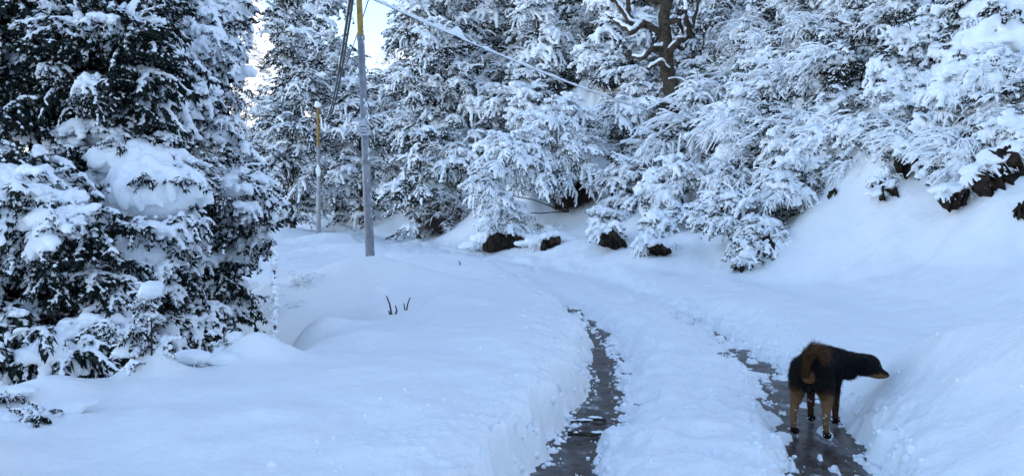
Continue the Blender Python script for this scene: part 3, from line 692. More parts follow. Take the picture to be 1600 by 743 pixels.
tw = [  # px, py, d, lobes, kinds, scale, label, cakes
    (1010, 330, 21.5, [(1000, 290, 21.5, 45, 40, .7), (1045, 250, 22, 45, 45, .7), (1010, 345, 21, 50, 30, .6)], ['twig', 'twig', 'frond'], .75, 'fine twiggy shrub above the dark hollow at the road bend', []),
    (1070, 330, 19, [(1060, 300, 19, 50, 45, .7), (1090, 360, 18.6, 45, 35, .6), (1040, 370, 18.4, 40, 25, .5)], ['weep', 'twig'], .6, 'shrub of hanging white fronds low beside the road', [((1060, 275, 18.8), (.34, .3, .25))]),
    (1110, 220, 21, [(1100, 190, 21.5, 50, 45, .8), (1130, 240, 20.5, 50, 45, .7), (1080, 230, 21, 40, 40, .6)], ['twig', 'twiglt', 'twig'], .8, 'pale arching shrub midway up the slope, below the brown trunk', []),
    (1170, 260, 17.5, [(1160, 220, 18, 50, 55, .7), (1190, 270, 17, 45, 50, .6), (1150, 290, 17, 35, 40, .5)], ['twig', 'weep', 'twig'], .6, 'ragged shrub with one long smooth slab of snow over a dark hollow', [((1150, 165, 17.7), (.34, .3, .7), .4, True), ((1130, 200, 17.6), (.28, .25, .5), .4, True)]),
    (1180, 360, 14, [(1180, 335, 14.2, 60, 30, .6), (1200, 380, 13.6, 40, 28, .45), (1170, 405, 13.4, 22, 18, .3), (1130, 335, 14.6, 40, 30, .5)], ['weep', 'twig', 'tufthvy'], .42, 'snow smothered shrub reaching lowest down to the open snow', [((1190, 350, 13.8), (.5, .4, .26)), ((1215, 375, 13.4), (.22, .2, .2)), ((1170, 398, 13.2), (.2, .2, .18))]),
    (1250, 200, 17, [(1230, 160, 17.6, 60, 50, .8), (1280, 210, 16.6, 55, 45, .7), (1230, 240, 16.4, 50, 35, .6)], ['twig', 'twig', 'twiglt'], .7, 'tangle of arching white stems in the middle of the right slope', []),
    (1240, 90, 21, [(1210, 80, 22, 60, 50, .9), (1270, 120, 20, 60, 45, .8), (1180, 130, 21, 50, 45, .7)], ['twig', 'twiglt'], .85, 'tall curving bare shrub near the top, bluish white', []),
    (1340, 130, 17, [(1330, 90, 17.5, 60, 50, .8), (1370, 150, 16.4, 60, 40, .7), (1310, 170, 16.4, 50, 35, .6)], ['twig', 'tuft', 'twig'], .65, 'shrub of slanting white branches below the dark stems at the top right', []),
    (1420, 90, 15, [(1400, 60, 15.5, 60, 50, .8), (1450, 110, 14.8, 60, 50, .7), (1480, 50, 15, 60, 50, .7)], ['twig', 'tuft', 'weep'], .55, 'heavy leaning shrub with long snow fingers in the upper right', [((1420, 75, 14.6), (.35, .3, .35))]),
    (1440, 220, 12.5, [(1430, 190, 12.8, 50, 35, .5), (1460, 235, 12.4, 40, 30, .45), (1400, 225, 12.6, 30, 28, .4)], ['twig', 'weep'], .42, 'shrub hanging over the first dark rock on the right slope', [((1380, 270, 12.3), (.22, .2, .16))]),
    (1530, 230, 11, [(1500, 250, 11, 35, 35, .45), (1550, 215, 11.1, 40, 35, .45), (1530, 150, 11.5, 60, 45, .5)], ['twig', 'weep'], .4, 'shrub hanging over the large dark rock at the right edge', [((1490, 262, 10.8), (.2, .2, .24)), ((1540, 212, 10.9), (.40, .3, .22), 1, True)]),
    (1330, 250, 14, [(1310, 230, 14.4, 40, 30, .5), (1350, 260, 13.6, 35, 25, .4)], ['twig'], .5, 'small half buried shrub in the smooth snow of the middle slope', []),
    (1260, 290, 14, [(1250, 275, 14, 45, 25, .4)], ['twig', 'weep'], .42, 'small shrub peeping from snow above the lowest shrub', [((1225, 288, 13.6), (.35, .3, .2))]),
    (1560, 90, 11.5, [(1540, 120, 11.8, 50, 30, .5), (1590, 160, 11, 50, 40, .4)], ['twig'], .45, 'thin shrub under the great smooth snow drift in the top right corner', [((1575, 75, 12.3), (1.0, .9, .75), .4), ((1620, 20, 12.5), (1.2, 1.0, .9), 1.4), ((1515, 105, 12.4), (.7, .7, .5), 1.4), ((1600, 130, 12.0), (.8, .7, .5), 2.4), ((1545, 30, 12.8), (.9, .8, .6), 2.0)]),
]
for i, (px, py, d, lb_, ks, s_, lbl, ck) in enumerate(tw):
    NEAR.append((px, py, lbl.split(',')[0]))
    shrub_px('twiggy_shrub', lbl, px, py, d, [(q[0], q[1], q[2], q[3] * 1.1, q[4] * 1.1, q[5]) for q in lb_], [{'weep': 'drape', 'twig': 'weep' if i % 2 else 'drapelt'}.get(k_, k_) if j_ % 2 else k_ for j_, k_ in enumerate(ks)], 1.15, s_ * 1.15, 110 + i, ck, G3, inner='bare', ninner=.9)
for i in range(44):      # dark leaved undergrowth that closes the gaps between the shrubs
    for _ in range(80):
        px = wr_.uniform(860, 1480); d = wr_.uniform(15, 30); x = (px - 800) / F * d; q = foot_dist(np.array([x]), np.array([d]))[0]; zz = hz(x, d); py = 316 - (zz - CAM_Z) / d * F
        if 1.4 < q < 9 and -20 < py < 320 and not (px > 1260 and py > 200 - (px - 1260) * .5): break
    qn = min(NEAR + [(h_[0], 120, h_[5].split(',')[0]) for h_ in hill], key=lambda q_: (q_[0] - px) ** 2 + (q_[1] - py) ** 2); dx, dy = px - qn[0], py - qn[1]
    side = ('right' if dx > 0 else 'left') + ' of' if abs(dx) > abs(dy) else ('above' if dy < 0 else 'below'); rr = wr_.uniform(.6, 1.0)
    plant('dark_bush', '%s bush, thinly snowed, just %s the %s' % ('small dark leaved' if rr < .73 else ('broad dark leaved' if rr > .87 else 'dark leaved'), side, ' '.join(qn[2].split()[:6])), 'shrub', (x, d, zz - .1), [(0, 0, .35, rr, rr * .7, rr * .7)], random.choice([['tuftlt', 'bare', 'tuft'], ['tuftlt', 'tuft'], ['light', 'tuftlt', 'twig']]), 1.4, wr_.uniform(.6, .8), 0, 'dark bushes between the snowy shrubs', (), 1000 + i, inner='bare', ninner=.8)
for i, (px, py, lb) in enumerate(((1085, 150, 'dark bush right of the foot of the bare brown trunk'), (1104, 112, 'dark bush higher right of the bare brown trunk'), (1070, 190, 'dark bush just below the foot of the bare brown trunk'), (838, 170, 'dark bush behind the top of the drooping shrub'), (1120, 70, 'dark bush under the blue shadowed tree at the top'), (975, 140, 'dark bush left of the foot of the bare brown trunk'))):
    d = hit(px, py, 12, 45); x = (px - 800) / F * d
    plant('dark_bush', lb, 'shrub', (x, d, hz(x, d) - .1), [(0, 0, .5, 1.1, .8, 1.0)], ['tuftlt', 'tuft', 'tuft'], 1.5, .8, .04, 'dark bushes between the snowy shrubs', (), 1060 + i, inner='bare', ninner=.8)
MS = [  # px, py, rx, ry, rz: shrubs wholly under a mantle of snow, dark gaps only at their lower rim
    (1195, 372, .48, .45, .42, 'mantled shrub above the tip of the lowest shrub'), (1150, 335, .50, .45, .40, 'mantled shrub left of the lowest shrub, with a rounded shoulder'),
    (1222, 322, .55, .45, .36, 'mantled shrub right above the lowest shrub, with a dark gap below'), (1262, 290, .55, .5, .34, 'mantled shrub over the dark rock in the centre of the slope'),
    (1300, 235, .6, .5, .4, 'mantled shrub at the lower edge of the white stem tangle'), (1350, 215, .55, .5, .35, 'mantled shrub left above the upper left rock'),
    (1398, 222, .42, .4, .32, 'mantled shrub leaning over the upper left rock'), (1458, 212, .42, .4, .32, 'mantled shrub just right of the upper left rock'),
    (1498, 250, .34, .35, .32, 'mantled shrub hanging with snow strands left of the large rock'), (1548, 200, .45, .4, .32, 'mantled shrub crowning the large dark rock'),
    (1480, 165, .6, .5, .45, 'mantled shrub under the heavy leaning shrub'), (1570, 150, .6, .5, .4, 'mantled shrub below the great smooth drift'),
    (1110, 345, .5, .45, .4, 'mantled shrub low beside the road, with long fingers'), (1062, 345, .5, .45, .42, 'mantled shrub above the small earthy gap'),
    (1110, 290, .55, .5, .4, 'mantled shrub midway, left of the deep dark hollow'), (1025, 300, .5, .45, .4, 'mantled shrub below the end of the loaded wire'),
    (975, 330, .45, .4, .3, 'mantled shrub right of the earthen hollow'), (1590, 215, .4, .4, .35, 'mantled shrub at the right edge above the large rock'), (1420, 140, .6, .5, .4, 'mantled shrub below the dark stems of the upper right'),
    (955, 348, .6, .5, .42, 'mantled shrub drooping over the dark hollow at the road bend'), (1034, 362, .55, .45, .40, 'mantled shrub directly over the small earthy gap'), (862, 362, .5, .4, .16, 'flat snow hump above the small square cut bank')]
for i, (px, py, rx, ry, rz, lb) in enumerate(MS):
    d = hit(px, py, 7, 30); x = (px - 800) / F * d; bs = (x, d, hz(x, d) - .02)
    r_ = np.random.default_rng(i + 900); L_ = [(0, 0, rz * .35, rx * .75, ry * .75, rz * .6)]
    plant('mantled_shrub', lb, 'shrub', bs, L_, ['weep', 'drape', 'drape'], 1.6, .42, 0, 'shrubs under a mantle of snow',
          [((0, .05, rz * .35), (rx, ry, rz * .72), r_.uniform(0, 6)), ((r_.uniform(-.6, .6) * rx, -.1, rz * .15), (rx * .6, ry * .6, rz * .5), r_.uniform(0, 6)), ((r_.uniform(-.6, .6) * rx, .1, rz * .5), (rx * .55, ry * .6, rz * .45), r_.uniform(0, 6))], 900 + i, inner='bare', ninner=1.0)
# small shrubs scattered between the larger ones, all alike
for i in range(34):
    for _ in range(60):
        px = wr_.uniform(930, 1620); d = wr_.uniform(12.5, 27); x = (px - 800) / F * d
        q = foot_dist(np.array([x]), np.array([d]))[0]
        if q < 1.6 or q > 11: continue
        zz = hz(x, d); py = 316 - (zz - CAM_Z) / d * F
        if py < -30 or (px > 1250 and py > 250 - (px - 1250) * .15): continue
        break
    s_ = wr_.uniform(.45, .7); rr = wr_.uniform(.4, .75)
    qn = min(NEAR, key=lambda q: (q[0] - px) ** 2 + (q[1] - py) ** 2); dx, dy = px - qn[0], py - qn[1]
    side = ('right' if dx > 0 else 'left') + ' of' if abs(dx) > abs(dy) else ('above' if dy < 0 else 'below')
    lab = '%s snow laden bush just %s the %s' % ('smaller' if rr < .52 else ('larger' if rr > .64 else 'small'), side, ' '.join(qn[2].split()[:7]))
    plant('low_shrub', lab, 'shrub', (x, d, zz - .1), [(0, 0, .25, rr, rr * .8, rr * .6), (wr_.uniform(-.4, .4), 0, .5, rr * .7, rr * .7, rr * .5)],
          random.choice([['twig', 'drape'], ['twig', 'weep'], ['drape', 'weep'], ['tufthvy', 'weep']]), 1.1, s_, 0, 'small shrubs scattered over the hillside', (), 700 + i, inner='bare', ninner=.8)

# ------------------------------------------------------------------ poles and wires
M_steel_lit = mat('lit_steel', (0.42, 0.41, 0.40), 0.45, 0.5, col2=(0.30, 0.30, 0.31), nscale=3, metal=0.2)  # paler copy of the pole steel, the far pole's light put into its colour
def pole(label, base, top, r0, r1, yellow_z, ms=None, group='tubular steel power poles'):
    base = np.array(base); top = np.array(top); ax = unit(top - base)
    e = empty('power_pole', base); tag(e, label, 'power pole', group)
    L = np.linalg.norm(top - base); tY = (yellow_z - base[2]) / (top[2] - base[2]); mb = MB()
    ts = [0, tY * .52, tY * .52 + .004, tY]; rr = [r0, r0 * .93, r0 * .80, r0 * .74]
    mb.tube([ax * L * t for t in ts], rr, 18); o = link('shaft', mb.mesh('shaft', ms or M_steel)); o.parent = e
    mb = MB(); mb.tube([ax * L * t for t in (tY, tY + .001, 1)], [r0 * .66, r0 * .66, r1], 18); o = link('upper_shaft', mb.mesh('upper_shaft', M_yellow)); o.parent = e
    for t, k in ((tY * .52, .86), (tY, .76)):
        mb = MB(); mb.tube([ax * (L * t - .03), ax * (L * t + .03)], r0 * k * 1.12, 18); o = link('collar', mb.mesh('collar', M_steel)); o.parent = e
    return e, ax, L
p1b = at(580, 402, 12.0); p1b.z = hz(p1b.x, 12.0) - .3; p1t = at(561.5, -78, 12.0)
pole1, ax1, L1 = pole('near tall steel pole with a small pale sign and yellow top, in the roadside bank', p1b, p1t, .073, .040, at(0, 62, 12).z)
p2b = at(497.5, 362, 30.0); p2b.z = hz(p2b.x, 30.0) - .3; p2t = at(499, 166, 30.0)
pole2, ax2, L2 = pole('far smaller pole with a snow cap on its yellow tip, left of the near pole', p2b, p2t, .088, .055, at(0, 230, 30).z, M_steel_lit)
def on_pole(e, b, ax, z): t = (z - b[2]) / ax[2]; return ax * t
# sign on the near pole: pale plate with a pointed top and lines of small dark print
zc = at(0, 203, 12).z; pc = on_pole(pole1, p1b, ax1, zc); bm = bmesh.new()
out = [(-.10, -.10), (.095, -.10), (.10, .02), (.085, .055), (.06, .065), (.045, .13), (.0, .175), (-.04, .12), (-.08, .065), (-.115, .055), (-.115, .02)]
vs = [bm.verts.new((x, -.004, z)) for x, z in out]; f = bm.faces.new(vs); ex = bmesh.ops.extrude_face_region(bm, geom=[f]); bmesh.ops.translate(bm, vec=(0, .008, 0), verts=[v for v in ex['geom'] if isinstance(v, bmesh.types.BMVert)])
bmesh.ops.recalc_face_normals(bm, faces=bm.faces); me = bpy.data.meshes.new('sign_plate'); bm.to_mesh(me); bm.free(); me.materials.append(M_plate)
plate = link('sign_plate', me); plate.parent = pole1; plate.location = Vector(pc) + Vector((0, -.085, 0)); plate.rotation_euler = (0, 0, R(-8))
mb = MB(); rr_ = np.random.default_rng(4)
for z, x0, x1, h in ((.035, -.06, .045, .008), (-.062, -.04, .04, .008)):
    x = x0
    while x < x1:
        wd = rr_.uniform(.006, .013); mb.box((x + wd / 2, -.006, z), (wd / 2, .0012, h)); x += wd + .004
for x, wd, z in ((-.085, .008, -.02), (-.045, .006, .0), (0, .010, -.012), (.0, .010, -.022), (.045, .008, -.004), (.065, .016, -.022), (.07, .014, .0), (-.06, .006, -.024)): mb.box((x, -.006, z), (wd, .0012, .004))
o = link('lettering', mb.mesh('lettering', M_print, False)); o.parent = plate; tag(o, kind='stuff')
mb = MB()
for dz in (-.07, .05, .09): mb.tube([pc + np.array([math.cos(a) * .07, math.sin(a) * .07, dz]) for a in np.linspace(0, 2 * math.pi, 17)], .004, 5)
o = link('strap', mb.mesh('strap', M_cable)); o.parent = pole1; tag(o, kind='stuff')
def pole_snow(parent, b, ax, zs, rad, side, seed, size=.05):
    r = np.random.default_rng(seed)
    for z0, z1 in zs:
        mb = MB(); n = max(3, int((z1 - z0) / .035))
        for i in range(n):
            z = z0 + (z1 - z0) * i / n + r.uniform(-.02, .02); c = on_pole(None, b, ax, z); k = size * r.uniform(.4, .9); a = side + r.normal(0, .35)
            mb.ell(c + np.array([math.cos(a), math.sin(a), 0]) * (rad + k * .15), (0, 0, 1), (k * 1.5, k * .6, k * .6), ICO1)
        o = link('clinging_snow', remesh(mb.mesh('c'), .012, 1, .5, M_snow_c, 'clinging_snow')); o.parent = parent
Z1 = lambda py: at(0, py, 12).z
pole_snow(pole1, p1b, ax1, [(Z1(78), Z1(48)), (Z1(96), Z1(84)), (Z1(196), Z1(155)), (Z1(172), Z1(160)), (Z1(392), Z1(225)), (Z1(398), Z1(300))], .055, -.5, 3, .034)
Z2 = lambda py: at(0, py, 30).z
pole_snow(pole2, p2b, ax2, [(Z2(273), Z2(259))], .08, -1.4, 4, .12)
mb = MB(); tp = np.array(p2t - p2b)
mb.ell(tp + UP * .01, (1, 0, 0), (.15, .14, .11), ICO2); mb.ell(tp + np.array([-.03, 0, .10]), (1, 0, 0), (.09, .09, .08), ICO2)
o = link('snow_cap', remesh(mb.mesh('c'), .02, 2, .5, M_snow_c, 'snow_cap')); o.parent = pole2
mb = MB(); mb.tube([tp + np.array([-.2, -.02, -.32]), tp + np.array([.12, -.02, -.34])], .02, 6)
mb.tube([tp + np.array([.05, -.05, -.1]), tp + np.array([.25, -.08, -.2]), tp + np.array([.32, -.1, -.5])], .018, 6)
o = link('bracket', mb.mesh('bracket', M_steel)); o.parent = pole2; tag(o, kind='stuff')

def cable(name, label, p, q, sag, rad, snow_r=0, seed=0, group='overhead cables', n=70, lump=.25):
    r = np.random.default_rng(seed); t = np.linspace(0, 1, n)[:, None]
    Pp = np.array(p) * (1 - t) + np.array(q) * t - UP * (4 * sag * t * (1 - t)); o0 = Pp[0].copy(); Pp = Pp - o0
    e = empty(name, o0); tag(e, label, 'cable', group)
    mb = MB(); mb.tube(Pp, rad, 6); o = link('wire', mb.mesh('wire', M_cable)); o.parent = e
    if snow_r:
        tt = np.linspace(0, 1, n * 5); PP = np.stack([np.interp(tt, t[:, 0], Pp[:, k]) for k in range(3)], -1)
        rs = snow_r * (1 + lump * fbm(tt * 60, tt * 0 + seed, seed, 3) * 2); rs = np.clip(rs, rad * .3, None)
        mb = MB(); mb.tube(PP + UP * (rs[:, None] * .75), rs, 8)
        o = link('snow_load', mb.mesh('snow_load', M_snow_c)); o.parent = e
    return e, o0
A = np.array(p1t) + (0, 0, -.05)
tip2 = np.array(at(509, 190, 29.8))
cable('cable', 'thick dark twin cable edged with snow, swooping from the near pole to the far pole', A, tip2, .62, .026, .026, 1)
cable('cable', 'second strand of the thick snow edged cable, hanging just beside the first', A + (.045, 0, -.02), tip2 + (.09, 0, .03), .64, .022, .020, 2)
cable('cable', 'thin slack cable passing behind the near pole to the far pole', A + (.42, .1, .1), np.array(p2t) + (.1, -.1, -.1), .55, .010, .006, 3)
w0 = np.array(at(564, -6, 12)); w1 = np.array(at(1026, 179, 22.6))
wire, wo = cable('cable', 'snow loaded wire slanting across the trees down to the right', w0, w1, .12, .009, .027, 5, n=90, lump=.4)
def wpt(t): return w0 * (1 - t) + w1 * t - UP * (4 * .12 * t * (1 - t)) - wo
mb = MB(); ca = wpt(.205)
for dx, h_, k in ((-.22, .03, .03), (-.14, .045, .04), (-.06, .075, .055), (0.02, .11, .07), (.07, .10, .075), (.12, .06, .06), (.18, .03, .04), (.26, .02, .03)):
    u = wpt(.205 + dx * .085); mb.ell(u + UP * (.02 + h_ * .6), w1 - w0, (.10, k * .6, h_), ICO2)
o = link('snow_clump', remesh(mb.mesh('c'), .012, 4, .5, M_snow_c, 'snow_clump')); o.parent = wire
mb = MB(); mb.tube([wpt(.196) - UP * .012, wpt(.199) - UP * .014, wpt(.212) - UP * .014, wpt(.215) - UP * .012], [.012, .028, .028, .012], 8); o = link('splice', mb.mesh('splice', M_cable)); o.parent = wire
mb = MB(); lp = np.array([w1 + d_ for d_ in ((0, 0, 0), (.25, .3, -.3), (.35, .8, -.9))]) ; mb.tube(lp - wo, .01, 5); o = link('tail', mb.mesh('tail', M_cable)); o.parent = wire
e = empty('snowy_pigtail', tip2); tag(e, 'frozen loop of snow laden wire hanging from the far pole tip', 'cable', 'overhead cables')
mb = MB(); q_ = [(0, 0, 0), (.06, 0, -.25), (0.02, 0, -.42), (-.10, 0, -.30), (-.13, 0, .1)]; mb.tube(q_, .015, 6); o = link('wire', mb.mesh('wire', M_cable)); o.parent = e
mb = MB(); mb.tube(np.array(q_) + (0, -.02, .02), [.03, .06, .07, .05, .03], 7); o = link('snow_load', remesh(mb.mesh('c'), .02, 1, .5, M_snow_c, 'snow_load')); o.parent = e

# ------------------------------------------------------------------ bare brown tree high on the slope
def bare_tree():
    bx, by = (1038 - 800) / F * 22.2, 22.2; bs = np.array([bx, by, hz(bx, by) - .2]); e = empty('bare_tree', bs)
    tag(e, 'stout brown bare trunk with forked limbs holding bars of snow, top right of centre', 'tree')
    r = np.random.default_rng(12); pt = lambda px, py, dd=0: np.array(at(px, py, 22.2 + dd)) - bs
    P0 = [np.zeros(3), pt(1050, 150), pt(1040, 110), pt(1036, 70), pt(1034, 30), pt(1040, -10), pt(1046, -60)]
    mb = MB(); tt = np.linspace(0, 6, 40); PP = np.stack([np.interp(tt, range(7), [q[k] for q in P0]) for k in range(3)], -1); PP += r.normal(0, .012, PP.shape).cumsum(0) * .6
    mb.tube(PP, np.linspace(.25, .13, 40) * (1 + r.normal(0, .06, 40)), 12); o = link('trunk', mb.mesh('trunk', M_bark)); o.parent = e
    limbs = [[(1034, 60), (1005, 38), (985, 42), (958, 5), (950, -30)], [(1005, 38), (985, 55), (962, 40), (945, 25)], [(985, 42), (978, 10), (990, -30)], [(1036, 75), (1015, 80), (1000, 95), (975, 90)],
             [(1040, 90), (1056, 70), (1075, 60), (1085, 20), (1095, -20)], [(1056, 70), (1062, 80), (1072, 65)], [(1034, 40), (1058, 35), (1066, 60)], [(1046, 120), (1030, 100), (1012, 108)], [(1075, 60), (1070, 30), (1062, -10)], [(958, 5), (935, -20)], [(1044, 10), (1010, 5), (1000, -30)]]
    for i, lm in enumerate(limbs):
        q = np.array([pt(a, b_, r.normal(0, .35) if k else 0) for k, (a, b_) in enumerate(lm)]); n = len(q); t2 = np.linspace(0, n - 1, n * 5); Q = np.stack([np.interp(t2, range(n), q[:, k]) for k in range(3)], -1) + r.normal(0, .018, (n * 5, 3))
        rd = np.linspace(.10, .03, n * 5); mb = MB(); mb.tube(Q, rd, 8); o = link('limb', mb.mesh('limb', M_bark)); o.parent = e
        mb = MB()
        for k in range(0, n * 5 - 1):
            if fbm(np.array([k * .35]), np.array([i * 3.1]), 5, 2)[0] > -.12: mb.ell((Q[k] + Q[k + 1]) / 2 + UP * (rd[k] + .02), Q[k + 1] - Q[k], (.12, rd[k] * .8 + .035, .06), ICO1)
        if mb.n: s_ = link('snow_load', remesh(mb.mesh('c'), .03, 2, .5, M_snow_c, 'snow_load')); s_.parent = o
bare_tree()

# ------------------------------------------------------------------ bare earth and rocks showing under the snow
def earth(label, pts, d, depth, seed, cat='earth bank', name='earth_bank', ridges=True, m=M_soil, capk=.12, cap=True, brush=False):
    """pts: outline bottom/top pairs (px, py_bottom, py_top)"""
    r = np.random.default_rng(seed); a = np.array(pts, float); px = np.linspace(a[0, 0], a[-1, 0], 70); yb = np.interp(px, a[:, 0], a[:, 1]); yt = np.interp(px, a[:, 0], a[:, 2])
    pm = a[len(a) // 2]; dh = hit(pm[0], pm[1], 7, 40); d = dh - .12 if abs(dh - d) < 4 else d
    nv = 16; V = []
    for i in range(70):
        rid = fbm(np.array([px[i] * .22]), np.array([seed * 1.7]), seed, 3)[0] * .28
        for j in range(nv):
            t = j / (nv - 1); p = at(px[i], yb[i] + 3 + (yt[i] - yb[i] - 3) * t, d)
            n_ = fbm(np.array([px[i] * .10]), np.array([t * 3.0 + seed]), seed + 3, 3)[0]
            V.append((p.x, p.y + depth * (t ** 2) + rid * (1 - .3 * t) + n_ * .18 - .15 * math.sin(t * math.pi), p.z))
    for i in range(70):     # back edge so the piece has thickness
        p = V[i * nv + nv - 1]; V.append((p[0], p[1] + .9, p[2] - .02)); 
    V = np.array(V); o0 = V.mean(0); q = []
    for i in range(69):
        for j in range(nv - 1): k = i * nv + j; q.append((k, k + nv, k + nv + 1, k + 1))
        q.append((i * nv + nv - 1, (i + 1) * nv + nv - 1, 70 * nv + i + 1, 70 * nv + i))
    e = empty(name, o0); tag(e, label, cat)
    o = link('face', mesh_np('face', V - o0, np.array(q), True, [m])); o.parent = e
    if cap:
        pass
    if cap or brush:
        wd_ = abs(V[69 * nv][0] - V[0][0])
        for i in range(int(12 + 9 * wd_)):
            v = V[r.integers(0, 70) * nv + nv - 1] - o0; put(random.choice(['weep', 'drape', 'twig', 'twigdry']), e, (v[0], v[1] + .25, v[2] - .02), -1.57 + r.normal(0, .7), r.uniform(-.35, .25), 0, r.uniform(.35, .6))
    if cap:
        mb = MB()
        for i in range(0, 70, 2):
            for q in range(3):
                v = V[i * nv + nv - 1] - o0 + np.array([r.normal(0, .15) + (i - 35) * .004 * q, .25 + .3 * q, -.08 - .03 * q]); mb.ell(v, (1, 0, 0), (.3, .3, capk * r.uniform(.6, 1.0)), ICO1)
            v = V[i * nv + nv - 1] - o0; k = capk * r.uniform(.7, 1.3)
            mb.ell(v + (0, .14, k * .15), (1, 0, 0), (.22, .24, k * .8), ICO1)
            if r.random() < .25: mb.ell(v + (0, -.03, -k * .3), (0, 0, 1), (k * r.uniform(.6, 1.6), k * .4, k * .35), ICO1)
        s_ = link('snow_lip', remesh(mb.mesh('c'), .03, 3, .5, M_snow_c, 'snow_lip')); s_.parent = e
    return e
earth('dark brown earth bank cut beside the road under the drooping shrub', [(754, 388, 380), (764, 392, 366), (776, 391, 360), (790, 389, 364), (806, 389, 362), (820, 385, 372), (842, 384, 372)], 21.0, .25, 3, capk=.16)
earth('small square cut earth bank just right of the larger one', [(844, 391, 377), (850, 389, 372), (862, 384, 369), (876, 379, 368)], 21.0, .2, 5)
earth('dark earthy hollow beneath the drooping shrub', [(866, 325, 300), (880, 322, 285), (905, 318, 280), (925, 312, 300)], 22.6, .5, 6, 'hollow', 'earth_hollow', cap=False)
earth('dark hollow at the foot of the fine twiggy shrub', [(936, 380, 374), (944, 383, 362), (952, 384, 360), (960, 388, 356), (968, 386, 366), (980, 388, 376)], 20.4, .3, 7, cap=False, brush=True)
earth('small dark earthy gap below the shrub of hanging fronds', [(1012, 392, 386), (1022, 396, 382), (1032, 398, 376), (1040, 395, 385), (1050, 393, 387)], 18.6, .2, 8, cap=False, brush=True)
shrub_px('dry_shrub', 'brown tangle of dry twigs under the trees at the bend of the road', 705, 345, 27.6, [(690, 350, 27.6, 24, 20, .6), (722, 340, 27.8, 24, 22, .6), (706, 325, 27.9, 24, 16, .5)], ['twigdry', 'twigdry', 'twiglt'], 2.2, .6, 131, inner='twigdry', ninner=1.2)  # real twigs, packed dark to stand in for the shadow under the trees
shrub_px('dry_shrub', 'dry brown twigs filling the hollow beneath the drooping shrub', 898, 312, 22.6, [(885, 308, 22.5, 22, 10, .4), (908, 305, 22.6, 20, 10, .4)], ['twigdry'], 2.6, .45, 132, inner='twigdry', ninner=1.2)
earth('deep dark hollow in the middle slope below the slab of snow', [(1140, 288, 262), (1160, 292, 232), (1185, 282, 228), (1204, 262, 240)], 16.6, .5, 10, 'hollow', 'earth_hollow', cap=False)
def rock(label, px, py, d, rx, rz, ry, seed, cap=True, rot=0):
    r = np.random.default_rng(seed); c = np.array(at(px, py, d)); mb = MB(); k = d / F
    for i in range(9): mb.ell((r.uniform(-.6, .6) * rx * k, r.uniform(-.2, .4) * ry, r.uniform(-.6, .5) * rz * k), r.normal(0, 1, 3), (rx * k * r.uniform(.35, .7), ry * r.uniform(.4, .8), rz * k * r.uniform(.4, .7)), ICO1)
    me = remesh(mb.mesh('r'), .02, 0, .5, M_soil, 'stone'); v = np.empty(len(me.vertices) * 3, dtype=np.float32); me.vertices.foreach_get('co', v); v = v.reshape(-1, 3)
    v = v + (fbm(v[:, 0] * 14 + seed, v[:, 2] * 4 + v[:, 1] * 6, seed, 4) * .20)[:, None] * np.array([.5, 1, .6]); me.vertices.foreach_set('co', v.astype(np.float32).ravel()); me.update()
    d = hit(px, py, 7, 30) - ry * .3; k = d / F; c = np.array(at(px, py, d)); e = empty('rock', c); e.rotation_euler = (0, rot, 0); tag(e, label, 'rock'); o = link('stone', me); o.parent = e
    if cap:
        for i in range(12): put(random.choice(['weep', 'drape', 'twig']), e, (r.uniform(-1.0, 1.0) * rx * k, .02, rz * k * r.uniform(.2, 1.0)), -1.57 + r.normal(0, .5), r.uniform(-.3, .2), 0, max(.16, rz * k * r.uniform(.8, 1.2)))
        mb = MB()
        for i in range(12): mb.ell((r.uniform(-1, .9) * rx * k, r.uniform(-.3, .5) * ry, rz * k * r.uniform(.45, 1.0)), (1, 0, 0), (rx * k * r.uniform(.3, .55), ry * .6, rz * k * r.uniform(.2, .4)), ICO1)
        for i in range(0): a = r.uniform(-.95, .9); mb.ell((a * rx * k, -ry * r.uniform(.5, .8), rz * k * r.uniform(-.7, .6)), (r.normal(0, .35), 0, -1), (rz * k * r.uniform(.2, .6), r.uniform(.02, .045), .03), ICO1)
        s_ = link('snow_cap', remesh(mb.mesh('c'), .02, 3, .5, M_snow_c, 'snow_cap')); s_.parent = e
rock('dark rock with snow strands, upper left one of the rocks on the right slope', 1430, 255, 12.2, 30, 34, .3, 1)
rock('small dark rock sunk in smooth snow, the lowest on the right slope', 1384, 300, 12.3, 20, 13, .25, 2, rot=-.5)
rock('large dark rock at the right edge, streaked by hanging snow', 1555, 272, 10.8, 50, 30, .35, 3, rot=-.6)
rock('dark rock below left of the large right edge rock', 1505, 308, 10.9, 36, 22, .3, 4, rot=-.2)
rock('dark gap of rock under the lowest shrub on the slope', 1200, 385, 13.5, 16, 26, .25, 5, rot=.5, cap=False)
rock('dark rock peeping beneath the half buried shrub, centre of the slope', 1264, 276, 13.9, 20, 10, .3, 6)
rock('tiny dark rock at the tip of the lowest shrub', 1165, 415, 13.0, 16, 14, .2, 7)
rock('dark cleft of rock at the very edge of the picture on the right', 1601, 330, 9.3, 7, 20, .2, 8, cap=False)
rock('dark rock breaking the snow beside the lower slope shrubs', 1302, 302, 13.2, 5, 14, .12, 9, rot=.3, cap=False)

